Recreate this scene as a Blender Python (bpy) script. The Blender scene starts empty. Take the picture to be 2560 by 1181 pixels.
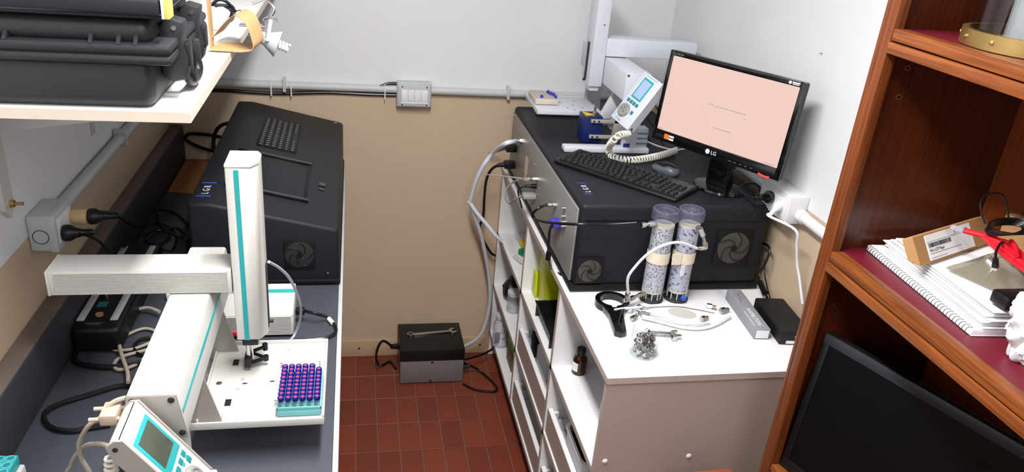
import bpy, bmesh, math, random
from mathutils import Vector, Matrix, Euler, noise

random.seed(7)
scene = bpy.context.scene
COL = scene.collection

# ------------------------------------------------------------------ camera
cam_data = bpy.data.cameras.new('camera')
cam = bpy.data.objects.new('camera', cam_data)
COL.objects.link(cam)
cam_data.sensor_width = 36.0
cam_data.lens = 1933.58 / 2560 * 36.0
cam_data.clip_start = 0.02
cam.matrix_world = Matrix((
    (0.97986840, 0.00169416, -0.19963730, 0.0),
    (-0.18178000, 0.42102441, -0.88864756, -3.09694),
    (0.08254667, 0.90704773, 0.41285648, 2.05),
    (0, 0, 0, 1)))
scene.camera = cam

# ------------------------------------------------------------------ world, lights, exposure
world = bpy.data.worlds.new('world')
scene.world = world
world.use_nodes = True
world.node_tree.nodes['Background'].inputs[0].default_value = (0.9, 0.95, 1.0, 1)
world.node_tree.nodes['Background'].inputs[1].default_value = 0.05


def area_light(name, loc, sx, sy, power, col):
    d = bpy.data.lights.new(name, 'AREA')
    d.shape = 'RECTANGLE'
    d.size = sx
    d.size_y = sy
    d.energy = power
    d.color = col
    o = bpy.data.objects.new(name, d)
    COL.objects.link(o)
    o.location = loc
    return o


TUBES = [(0.12, -1.95, 2.60), (0.30, -3.55, 2.60)]
area_light('ceiling_tube_light', (0.12, -1.95, 2.575), 0.16, 1.15, 54.0, (1.0, 0.985, 0.97))
area_light('ceiling_tube_light', (0.30, -3.55, 2.575), 0.16, 1.15, 17.0, (1.0, 0.985, 0.97))
vs = scene.view_settings
vs.view_transform = 'Standard'
vs.look = 'None'
vs.gamma = 1.0
vs.use_curve_mapping = False
vs.exposure = 0.0


# ------------------------------------------------------------------ materials
def lin(v):
    v /= 255.0
    return v / 12.92 if v <= 0.04045 else ((v + 0.055) / 1.055) ** 2.4


def C(r, g, b):
    return (lin(r), lin(g), lin(b), 1.0)


MATS = {}


def pm(name, col, rough=0.5, metal=0.0, var=0.06, vscale=30.0, bump=0.0, bscale=200.0, spec=0.5,
       trans=0.0, ior=1.45, emit=None, estr=0.0, coat=0.0, rand=0.0, stretch=None, alpha=1.0):
    m = bpy.data.materials.new(name)
    m.use_nodes = True
    nt = m.node_tree
    b = nt.nodes['Principled BSDF']
    b.inputs['Roughness'].default_value = rough
    b.inputs['Metallic'].default_value = metal
    b.inputs['Specular IOR Level'].default_value = spec
    b.inputs['IOR'].default_value = ior
    b.inputs['Transmission Weight'].default_value = trans
    b.inputs['Coat Weight'].default_value = coat
    b.inputs['Alpha'].default_value = alpha
    tc = nt.nodes.new('ShaderNodeTexCoord')
    mp = nt.nodes.new('ShaderNodeMapping')
    if stretch:
        mp.inputs['Scale'].default_value = stretch
    nt.links.new(tc.outputs['Object'], mp.inputs['Vector'])
    n = nt.nodes.new('ShaderNodeTexNoise')
    n.inputs['Scale'].default_value = vscale
    n.inputs['Detail'].default_value = 4.0
    nt.links.new(mp.outputs[0], n.inputs['Vector'])
    mx = nt.nodes.new('ShaderNodeMix')
    mx.data_type = 'RGBA'
    mx.inputs[6].default_value = tuple(c * (1 - var) for c in col[:3]) + (1,)
    mx.inputs[7].default_value = tuple(min(1, c * (1 + var)) for c in col[:3]) + (1,)
    nt.links.new(n.outputs['Fac'], mx.inputs[0])
    out = mx.outputs[2]
    if rand > 0:
        oi = nt.nodes.new('ShaderNodeObjectInfo')
        mr = nt.nodes.new('ShaderNodeMapRange')
        mr.inputs[3].default_value = 1 - rand
        mr.inputs[4].default_value = 1 + rand
        nt.links.new(oi.outputs['Random'], mr.inputs[0])
        hs = nt.nodes.new('ShaderNodeHueSaturation')
        nt.links.new(mr.outputs[0], hs.inputs['Value'])
        nt.links.new(out, hs.inputs['Color'])
        out = hs.outputs['Color']
    nt.links.new(out, b.inputs['Base Color'])
    if bump > 0:
        n2 = nt.nodes.new('ShaderNodeTexNoise')
        n2.inputs['Scale'].default_value = bscale
        n2.inputs['Detail'].default_value = 3.0
        nt.links.new(mp.outputs[0], n2.inputs['Vector'])
        bp_ = nt.nodes.new('ShaderNodeBump')
        bp_.inputs['Strength'].default_value = bump
        bp_.inputs['Distance'].default_value = 0.002
        nt.links.new(n2.outputs['Fac'], bp_.inputs['Height'])
        nt.links.new(bp_.outputs[0], b.inputs['Normal'])
    if emit:
        b.inputs['Emission Color'].default_value = emit
        b.inputs['Emission Strength'].default_value = estr
    MATS[name] = m
    return m


def wood(name, dark, light, axis, rough=0.35, coat=0.15):
    m = pm(name, light, rough=rough, coat=coat)
    nt = m.node_tree
    b = nt.nodes['Principled BSDF']
    mp = [n for n in nt.nodes if n.type == 'MAPPING'][0]
    s = [70.0, 70.0, 70.0]
    s['xyz'.index(axis)] = 2.2
    mp.inputs['Scale'].default_value = s
    n = [n for n in nt.nodes if n.type == 'TEX_NOISE'][0]
    n.inputs['Scale'].default_value = 2.2
    n.inputs['Detail'].default_value = 8.0
    n.inputs['Distortion'].default_value = 0.6
    r = nt.nodes.new('ShaderNodeValToRGB')
    r.color_ramp.elements[0].position = 0.36
    r.color_ramp.elements[0].color = dark
    r.color_ramp.elements[1].position = 0.64
    r.color_ramp.elements[1].color = light
    nt.links.new(n.outputs['Fac'], r.inputs[0])
    nt.links.new(r.outputs[0], b.inputs['Base Color'])
    return m


def two_tone_wall(name, upper, lower, z):
    m = pm(name, upper, rough=0.55, bump=0.12, bscale=60.0, spec=0.35)
    nt = m.node_tree
    b = nt.nodes['Principled BSDF']
    g = nt.nodes.new('ShaderNodeNewGeometry')
    sp = nt.nodes.new('ShaderNodeSeparateXYZ')
    nt.links.new(g.outputs['Position'], sp.inputs[0])
    gt = nt.nodes.new('ShaderNodeMath')
    gt.operation = 'GREATER_THAN'
    gt.inputs[1].default_value = z
    nt.links.new(sp.outputs[2], gt.inputs[0])
    n = [n for n in nt.nodes if n.type == 'TEX_NOISE'][0]
    n.inputs['Scale'].default_value = 4.0
    lo = nt.nodes.new('ShaderNodeMix')
    lo.data_type = 'RGBA'
    lo.inputs[6].default_value = tuple(c * 0.95 for c in lower[:3]) + (1,)
    lo.inputs[7].default_value = tuple(c * 1.05 for c in lower[:3]) + (1,)
    nt.links.new(n.outputs['Fac'], lo.inputs[0])
    up = nt.nodes.new('ShaderNodeMix')
    up.data_type = 'RGBA'
    up.inputs[6].default_value = tuple(c * 0.97 for c in upper[:3]) + (1,)
    up.inputs[7].default_value = tuple(min(1, c * 1.02) for c in upper[:3]) + (1,)
    nt.links.new(n.outputs['Fac'], up.inputs[0])
    mx = nt.nodes.new('ShaderNodeMix')
    mx.data_type = 'RGBA'
    nt.links.new(gt.outputs[0], mx.inputs[0])
    nt.links.new(lo.outputs[2], mx.inputs[6])
    nt.links.new(up.outputs[2], mx.inputs[7])
    nt.links.new(mx.outputs[2], b.inputs['Base Color'])
    return m


two_tone_wall('wall_paint', C(224, 225, 228), C(197, 176, 150), 1.262)
pm('ceiling_paint', C(225, 225, 225), rough=0.8, spec=0.2)
pm('baseboard_paint', C(190, 163, 132), rough=0.5)
pm('grout', C(126, 104, 94), rough=0.9, var=0.3, vscale=14.0)
pm('tile', C(120, 56, 40), rough=0.38, var=0.16, vscale=9.0, rand=0.12, bump=0.1, bscale=90.0)
pm('conduit', C(190, 194, 196), rough=0.45)
pm('switch_grey', C(186, 192, 194), rough=0.45)
pm('switch_white', C(226, 226, 230), rough=0.4)
pm('black_cable', C(12, 12, 14), rough=0.35, spec=0.6)
pm('black_plastic', C(14, 14, 16), rough=0.42, bump=0.05, bscale=500.0)
pm('black_gloss', C(9, 9, 10), rough=0.12, coat=0.3)
pm('black_matte', C(17, 18, 20), rough=0.6, bump=0.15, bscale=600.0)
pm('case_plastic', C(34, 34, 38), rough=0.5, bump=0.12, bscale=300.0, var=0.12)
pm('instrument_black', C(29, 30, 36), rough=0.5, bump=0.25, bscale=700.0, var=0.08, spec=0.3)
pm('instrument_dark', C(16, 16, 20), rough=0.55, bump=0.2, bscale=700.0, spec=0.3)
pm('pump_plate', C(124, 121, 124), rough=0.5, metal=0.2, var=0.06)
pm('bench_top', C(66, 69, 78), rough=0.5, var=0.12, vscale=60.0, bump=0.08, bscale=300.0)
pm('bench_upstand', C(56, 58, 66), rough=0.55, var=0.1)
pm('upstand_top', C(104, 92, 84), rough=0.6)
pm('bench_edge', C(190, 192, 195), rough=0.4)
pm('white_laminate', C(232, 232, 233), rough=0.38, var=0.02, vscale=20.0)
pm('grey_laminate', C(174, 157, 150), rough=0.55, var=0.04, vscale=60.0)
pm('edge_band', C(186, 172, 164), rough=0.6, var=0.1, vscale=80.0)
pm('shelf_cream', C(204, 193, 177), rough=0.5, var=0.04)
pm('shelf_white', C(225, 225, 222), rough=0.5, var=0.02)
pm('pal_white', C(200, 199, 195), rough=0.4, var=0.02)
pm('pal_white_cool', C(206, 210, 218), rough=0.35, var=0.02)
pm('pal_grey', C(160, 155, 150), rough=0.5, var=0.03)
pm('pal_groove', C(150, 149, 146), rough=0.6)
pm('teal', C(42, 160, 164), rough=0.35, var=0.03)
pm('teal_dark', C(30, 128, 136), rough=0.4, var=0.03)
pm('rack_teal', C(120, 196, 200), rough=0.35, var=0.03)
pm('hole_dark', C(14, 15, 16), rough=0.6)
pm('chrome', C(200, 198, 195), rough=0.22, metal=1.0)
pm('steel', C(170, 168, 165), rough=0.35, metal=1.0, var=0.1)
pm('steel_plate', C(150, 148, 146), rough=0.5, metal=0.3, var=0.05, vscale=8.0)
pm('brass', C(178, 150, 95), rough=0.35, metal=0.9, var=0.12)
pm('blue_cap', C(24, 18, 118), rough=0.35)
pm('red_septum', C(170, 60, 88), rough=0.5)
pm('clear_plastic', C(225, 228, 240), rough=0.12, trans=0.75, ior=1.3)
pm('amber_glass', C(66, 32, 14), rough=0.1, trans=0.25, ior=1.45, coat=0.3)
pm('masking_tape', C(226, 214, 192), rough=0.7, var=0.08, vscale=50.0)
pm('masking_yellow', C(226, 190, 96), rough=0.6)
pm('kraft_tape', C(182, 144, 100), rough=0.55, var=0.18, vscale=25.0)
pm('cardboard', C(168, 126, 82), rough=0.8, var=0.1, vscale=15.0)
pm('cardboard_sheet', C(150, 100, 55), rough=0.7, var=0.2, vscale=8.0)
pm('paper', C(238, 238, 240), rough=0.8, var=0.02)
pm('ink', C(45, 45, 50), rough=0.7)
pm('ink_grey', C(120, 122, 128), rough=0.7)
pm('white_print', C(225, 225, 228), rough=0.5)
pm('blue_print', C(50, 90, 220), rough=0.4)
pm('violet', C(66, 58, 190), rough=0.4)
pm('lcd_green', C(72, 78, 66), rough=0.25, var=0.05)
pm('lcd_lit', C(110, 130, 165), rough=0.3, emit=C(196, 216, 250), estr=0.5)
pm('pal_handset_grey', C(142, 142, 140), rough=0.35)
pm('screen_pink', C(60, 50, 48), rough=0.25, emit=C(250, 214, 202), estr=0.86)
pm('red_led', C(200, 20, 20), rough=0.3, emit=(1, 0.03, 0.03, 1), estr=2.0)
pm('screen_off', C(8, 9, 10), rough=0.28, coat=0.1)
pm('bezel_grey', C(46, 48, 54), rough=0.4)
pm('cream_cable', C(168, 159, 145), rough=0.5)
pm('beige_plug', C(190, 168, 148), rough=0.5)
pm('coil_cream', C(222, 219, 208), rough=0.45)
pm('grey_cable', C(150, 150, 150), rough=0.5)
pm('tube_milky', C(222, 230, 243), rough=0.25, trans=0.0, ior=1.3)
pm('tube_white', C(232, 236, 240), rough=0.3, trans=0.15, ior=1.3)
pm('tube_grey', C(186, 189, 196), rough=0.3, trans=0.0, ior=1.3)
pm('plug_yellow', C(205, 178, 130), rough=0.5)
pm('lamp_grey', C(190, 196, 204), rough=0.35)
pm('cfl', C(240, 240, 238), rough=0.4)
pm('tube_lit', C(250, 250, 250), emit=(1, 1, 1, 1), estr=6.0)
pm('fixture_white', C(230, 230, 230), rough=0.5)
pm('red_plastic', C(205, 24, 40), rough=0.4)
pm('red_button', C(214, 30, 44), rough=0.4)
pm('green_box', C(120, 190, 40), rough=0.5)
pm('brown_box', C(120, 96, 66), rough=0.7)
pm('neon_yellow', C(206, 214, 20), rough=0.35, trans=0.15, var=0.1)
pm('yellow_plastic', C(225, 190, 30), rough=0.45)
pm('green_plastic', C(10, 120, 70), rough=0.45)
pm('blue_box', C(40, 52, 120), rough=0.5)
pm('blue_valve', C(14, 32, 92), rough=0.4)
pm('navy_pouch', C(12, 20, 32), rough=0.7)
pm('grey_card', C(140, 144, 150), rough=0.55, var=0.05)
pm('burgundy', C(102, 18, 36), rough=0.42, var=0.1, vscale=30.0, bump=0.08, bscale=200.0)
pm('bubble_white', C(235, 236, 238), rough=0.3, trans=0.2, ior=1.3, bump=0.9, bscale=90.0)
pm('crumple', C(222, 224, 228), rough=0.2, trans=0.3, ior=1.3)
pm('mouse_dark', C(16, 18, 21), rough=0.3)
pm('mouse_side', C(80, 88, 96), rough=0.35)
pm('rubber_grey', C(40, 40, 42), rough=0.7)
pm('fan_grille', C(66, 62, 58), rough=0.55)
pm('fan_grille_dark', C(38, 37, 38), rough=0.55)
pm('orange_print', C(230, 120, 30), rough=0.5)
wood('wood_upright', C(86, 41, 13), C(120, 61, 23), 'z', 0.42, 0.04)
wood('wood_long', C(98, 49, 17), C(136, 74, 31), 'y', 0.42, 0.04)
wood('wood_panel', C(60, 22, 7), C(80, 32, 11), 'z', 0.32, 0.05)
wood('wood_back', C(104, 46, 15), C(126, 58, 22), 'z', 0.36, 0.05)
wood('wood_plank', C(128, 62, 38), C(150, 78, 48), 'x')


def speckle(name, a, b, scale, thr):
    m = pm(name, a, rough=0.75, bump=0.6, bscale=scale * 1.6)
    nt = m.node_tree
    n = [n for n in nt.nodes if n.type == 'TEX_NOISE'][0]
    n.inputs['Scale'].default_value = scale
    n.inputs['Detail'].default_value = 2.0
    r = nt.nodes.new('ShaderNodeValToRGB')
    r.color_ramp.elements[0].position = thr - 0.04
    r.color_ramp.elements[0].color = b
    r.color_ramp.elements[1].position = thr + 0.04
    r.color_ramp.elements[1].color = a
    nt.links.new(n.outputs['Fac'], r.inputs[0])
    nt.links.new(r.outputs[0], nt.nodes['Principled BSDF'].inputs['Base Color'])


speckle('desiccant', C(214, 210, 220), C(128, 126, 146), 190.0, 0.44)
speckle('desiccant_blue', C(200, 196, 212), C(92, 86, 142), 110.0, 0.40)


def thin_clear(name, tint, refl, base=0.0, basecol=(1, 1, 1, 1)):
    m = bpy.data.materials.new(name)
    m.use_nodes = True
    nt = m.node_tree
    nt.nodes.clear()
    out = nt.nodes.new('ShaderNodeOutputMaterial')
    tr = nt.nodes.new('ShaderNodeBsdfTransparent')
    n = nt.nodes.new('ShaderNodeTexNoise')
    n.inputs['Scale'].default_value = 6.0
    cm = nt.nodes.new('ShaderNodeMix')
    cm.data_type = 'RGBA'
    cm.inputs[6].default_value = tint
    cm.inputs[7].default_value = tuple(min(1.0, c * 1.02) for c in tint[:3]) + (1,)
    nt.links.new(n.outputs['Fac'], cm.inputs[0])
    nt.links.new(cm.outputs[2], tr.inputs[0])
    gl = nt.nodes.new('ShaderNodeBsdfGlossy')
    gl.inputs['Roughness'].default_value = 0.06
    lw = nt.nodes.new('ShaderNodeLayerWeight')
    lw.inputs['Blend'].default_value = 0.5
    pw = nt.nodes.new('ShaderNodeMath')
    pw.operation = 'POWER'
    pw.inputs[1].default_value = 3.5
    nt.links.new(lw.outputs['Facing'], pw.inputs[0])
    ma = nt.nodes.new('ShaderNodeMath')
    ma.operation = 'MULTIPLY_ADD'
    ma.inputs[1].default_value = refl - 1.0
    ma.inputs[2].default_value = 0.035
    nt.links.new(pw.outputs[0], ma.inputs[0])
    mx = nt.nodes.new('ShaderNodeMixShader')
    nt.links.new(ma.outputs[0], mx.inputs[0])
    nt.links.new(tr.outputs[0], mx.inputs[1])
    nt.links.new(gl.outputs[0], mx.inputs[2])
    last = mx.outputs[0]
    if base > 0:
        df = nt.nodes.new('ShaderNodeBsdfDiffuse')
        df.inputs[0].default_value = basecol
        m2 = nt.nodes.new('ShaderNodeMixShader')
        m2.inputs[0].default_value = base
        nt.links.new(last, m2.inputs[1])
        nt.links.new(df.outputs[0], m2.inputs[2])
        last = m2.outputs[0]
    nt.links.new(last, out.inputs[0])
    MATS[name] = m
    return m


thin_clear('clear_glass', (0.93, 0.95, 0.95, 1), 1.35)
thin_clear('antistatic', (0.74, 0.72, 0.66, 1), 1.9, 0.30, C(158, 150, 136))
thin_clear('milky_film', (0.9, 0.9, 0.88, 1), 1.4, 0.4, C(225, 224, 218))
thin_clear('clear_lid', (0.86, 0.86, 0.93, 1), 1.6, 0.075, C(190, 190, 225))
thin_clear('jar_glass', (0.92, 0.93, 0.94, 1), 1.4, 0.2, C(235, 236, 240))
thin_clear('vial_glass', (0.85, 0.93, 0.94, 1), 1.4, 0.12, C(200, 230, 235))


# ------------------------------------------------------------------ mesh helpers
def B():
    return bmesh.new()


def box(bm, x0, x1, y0, y1, z0, z1, bev=0.0, seg=2):
    r = bmesh.ops.create_cube(bm, size=1.0)
    vs_ = r['verts']
    for v in vs_:
        v.co.x = x0 if v.co.x < 0 else x1
        v.co.y = y0 if v.co.y < 0 else y1
        v.co.z = z0 if v.co.z < 0 else z1
    if bev > 0:
        es = {e for v in vs_ for e in v.link_edges}
        bmesh.ops.bevel(bm, geom=list(es), offset=bev, segments=seg, profile=0.5, affect='EDGES')
    return bm


def frame_of(d):
    d = d.normalized()
    up = Vector((0, 0, 1)) if abs(d.z) < 0.95 else Vector((1, 0, 0))
    u = up.cross(d).normalized()
    return u, d.cross(u)


def cyl(bm, p0, p1, r0, r1=None, n=20, cap=True):
    p0, p1 = Vector(p0), Vector(p1)
    r1 = r0 if r1 is None else r1
    u, w = frame_of(p1 - p0)
    a = [bm.verts.new(p0 + (u * math.cos(2 * math.pi * i / n) + w * math.sin(2 * math.pi * i / n)) * r0) for i in range(n)]
    b = [bm.verts.new(p1 + (u * math.cos(2 * math.pi * i / n) + w * math.sin(2 * math.pi * i / n)) * r1) for i in range(n)]
    for i in range(n):
        bm.faces.new((a[i], a[(i + 1) % n], b[(i + 1) % n], b[i]))
    if cap:
        bm.faces.new(a[::-1])
        bm.faces.new(b)
    return bm


def hexnut(bm, p0, p1, r):
    return cyl(bm, p0, p1, r, n=6)


def lathe(bm, prof, c=(0, 0, 0), n=28, axis=(0, 0, 1), cap=True):
    c = Vector(c)
    ax = Vector(axis).normalized()
    u, w = frame_of(ax)
    rings = []
    for r, h in prof:
        rings.append([bm.verts.new(c + ax * h + (u * math.cos(2 * math.pi * i / n) + w * math.sin(2 * math.pi * i / n)) * max(r, 1e-5)) for i in range(n)])
    for a, b in zip(rings, rings[1:]):
        for i in range(n):
            bm.faces.new((a[i], a[(i + 1) % n], b[(i + 1) % n], b[i]))
    if cap:
        bm.faces.new(rings[0][::-1])
        bm.faces.new(rings[-1])
    return bm


def prism(bm, poly, axis, a, b, bev=0.0, seg=2):
    def mk(p, t):
        if axis == 'x':
            return Vector((t, p[0], p[1]))
        if axis == 'y':
            return Vector((p[0], t, p[1]))
        return Vector((p[0], p[1], t))
    va = [bm.verts.new(mk(p, a)) for p in poly]
    vb = [bm.verts.new(mk(p, b)) for p in poly]
    n = len(poly)
    fs = [bm.faces.new(va[::-1]), bm.faces.new(vb)]
    for i in range(n):
        fs.append(bm.faces.new((va[i], va[(i + 1) % n], vb[(i + 1) % n], vb[i])))
    bmesh.ops.recalc_face_normals(bm, faces=fs)
    if bev > 0:
        es = {e for v in va + vb for e in v.link_edges}
        bmesh.ops.bevel(bm, geom=list(es), offset=bev, segments=seg, profile=0.5, affect='EDGES')
    return bm


def cat(pts, sub=6):
    pts = [Vector(p) for p in pts]
    if len(pts) < 3:
        return pts
    e = [pts[0] * 2 - pts[1]] + pts + [pts[-1] * 2 - pts[-2]]
    out = []
    for i in range(1, len(e) - 2):
        p0, p1, p2, p3 = e[i - 1], e[i], e[i + 1], e[i + 2]
        for k in range(sub):
            t = k / sub
            out.append(0.5 * ((2 * p1) + (p2 - p0) * t + (2 * p0 - 5 * p1 + 4 * p2 - p3) * t * t + (3 * p1 - p0 - 3 * p2 + p3) * t ** 3))
    out.append(pts[-1])
    return out


def tube(bm, pts, r, n=8, sub=6, smooth=True, closed=False):
    path = cat(pts, sub) if smooth else [Vector(p) for p in pts]
    rings = []
    u = None
    for i, p in enumerate(path):
        if closed:
            d = (path[(i + 1) % len(path)] - path[i - 1])
        else:
            d = path[min(i + 1, len(path) - 1)] - path[max(i - 1, 0)]
        if d.length < 1e-9:
            d = Vector((0, 0, 1))
        d.normalize()
        if u is None:
            u, w = frame_of(d)
        else:
            u = (u - d * u.dot(d))
            u = u.normalized() if u.length > 1e-6 else frame_of(d)[0]
            w = d.cross(u)
        rings.append([bm.verts.new(p + (u * math.cos(2 * math.pi * k / n) + w * math.sin(2 * math.pi * k / n)) * r) for k in range(n)])
    m = len(rings)
    for i in range(m if closed else m - 1):
        a, b = rings[i], rings[(i + 1) % m]
        for k in range(n):
            bm.faces.new((a[k], a[(k + 1) % n], b[(k + 1) % n], b[k]))
    if not closed:
        bm.faces.new(rings[0][::-1])
        bm.faces.new(rings[-1])
    return bm


def torus(bm, c, R, r, axis=(0, 0, 1), n=32, m=8, arc=(0, 2 * math.pi)):
    c = Vector(c)
    u, w = frame_of(Vector(axis))
    full = abs(arc[1] - arc[0] - 2 * math.pi) < 1e-6
    k = n if full else n + 1
    pts = [c + (u * math.cos(arc[0] + (arc[1] - arc[0]) * i / n) + w * math.sin(arc[0] + (arc[1] - arc[0]) * i / n)) * R for i in range(k)]
    return tube(bm, pts, r, n=m, smooth=False, closed=full)


def ribbon(bm, pts, width_vec, th):
    """a strip of thickness th following pts, width along width_vec"""
    pts = cat(pts, 6)
    wv = Vector(width_vec)
    ring = []
    for i, p in enumerate(pts):
        d = (pts[min(i + 1, len(pts) - 1)] - pts[max(i - 1, 0)]).normalized()
        nn = d.cross(wv).normalized() * th / 2
        ring.append([bm.verts.new(p - wv / 2 - nn), bm.verts.new(p + wv / 2 - nn), bm.verts.new(p + wv / 2 + nn), bm.verts.new(p - wv / 2 + nn)])
    for a, b in zip(ring, ring[1:]):
        for k in range(4):
            bm.faces.new((a[k], a[(k + 1) % 4], b[(k + 1) % 4], b[k]))
    bm.faces.new(ring[0][::-1])
    bm.faces.new(ring[-1])
    return bm


def xf(bm, m):
    bmesh.ops.transform(bm, matrix=m, verts=bm.verts)
    return bm


def obj(name, bm, mat, parent=None, smooth=35):
    me = bpy.data.meshes.new(name)
    bmesh.ops.recalc_face_normals(bm, faces=bm.faces)
    bm.to_mesh(me)
    bm.free()
    if smooth:
        me.polygons.foreach_set('use_smooth', [True] * len(me.polygons))
        me.set_sharp_from_angle(angle=math.radians(smooth))
    me.materials.append(MATS[mat] if isinstance(mat, str) else mat)
    o = bpy.data.objects.new(name, me)
    COL.objects.link(o)
    if parent is not None:
        o.parent = parent
    return o


def part(root, name, bm, mat, world=False, smooth=35, label=None):
    if world:
        r = root
        mats = []
        while r is not None:
            mats.append(r.matrix_basis)
            r = r.parent
        m = Matrix()
        for k in reversed(mats):
            m = m @ k
        xf(bm, m.inverted())
    o = obj(name, bm, mat, root, smooth)
    if label:
        o['label'] = label
    return o


def tag(o, label, cat_, group=None):
    o['label'] = label
    o['category'] = cat_
    if group:
        o['group'] = group
    return o


def thing(name, label, cat_, loc=(0, 0, 0), rot=(0, 0, 0), group=None):
    o = bpy.data.objects.new(name, None)
    o.empty_display_size = 0.03
    COL.objects.link(o)
    o.location = loc
    o.rotation_euler = rot
    o.matrix_basis = Matrix.LocRotScale(Vector(loc), Euler(rot), None)
    return tag(o, label, cat_, group)


def solo(name, bm, mat, label, cat_, group=None, smooth=35):
    """a thing that is one mesh: origin moved to the base centre"""
    vs_ = [v.co for v in bm.verts]
    c = Vector((sum(v.x for v in vs_) / len(vs_), sum(v.y for v in vs_) / len(vs_), min(v.z for v in vs_)))
    bmesh.ops.translate(bm, vec=-c, verts=bm.verts)
    o = obj(name, bm, mat, None, smooth)
    o.location = c
    return tag(o, label, cat_, group)


def struct(name, bm, mat, parent=None):
    o = obj(name, bm, mat, parent)
    if parent is None:
        o['kind'] = 'structure'
    return o


def copy_tree(o, parent=None):
    c = o.copy()
    COL.objects.link(c)
    if parent is not None:
        c.parent = parent
    for ch in list(o.children):
        copy_tree(ch, c)
    return c


def basis(origin, xdir, ydir):
    """matrix with local x along xdir, y roughly ydir"""
    x = Vector(xdir).normalized()
    y = Vector(ydir)
    y = (y - x * y.dot(x)).normalized()
    z = x.cross(y)
    m = Matrix((x, y, z)).transposed().to_4x4()
    m.translation = Vector(origin)
    return m


def text_bm(s, size, m, th=0.0004, align='LEFT', sx=1.0):
    cu = bpy.data.curves.new('t', 'FONT')
    cu.body = s
    cu.size = size
    cu.extrude = th / 2
    cu.align_x = align
    cu.resolution_u = 2
    o = bpy.data.objects.new('t', cu)
    COL.objects.link(o)
    dg = bpy.context.evaluated_depsgraph_get()
    me = bpy.data.meshes.new_from_object(o.evaluated_get(dg))
    bm = bmesh.new()
    bm.from_mesh(me)
    bpy.data.objects.remove(o)
    bpy.data.curves.remove(cu)
    bpy.data.meshes.remove(me)
    xf(bm, m @ Matrix.Diagonal((sx, 1, 1, 1)))
    return bm


def lettering(root, s, size, m, mat='white_print', world=True, align='LEFT', sx=1.0, name='lettering'):
    return part(root, name, text_bm(s, size, m, align=align, sx=sx), mat, world=world, smooth=0)

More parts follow.
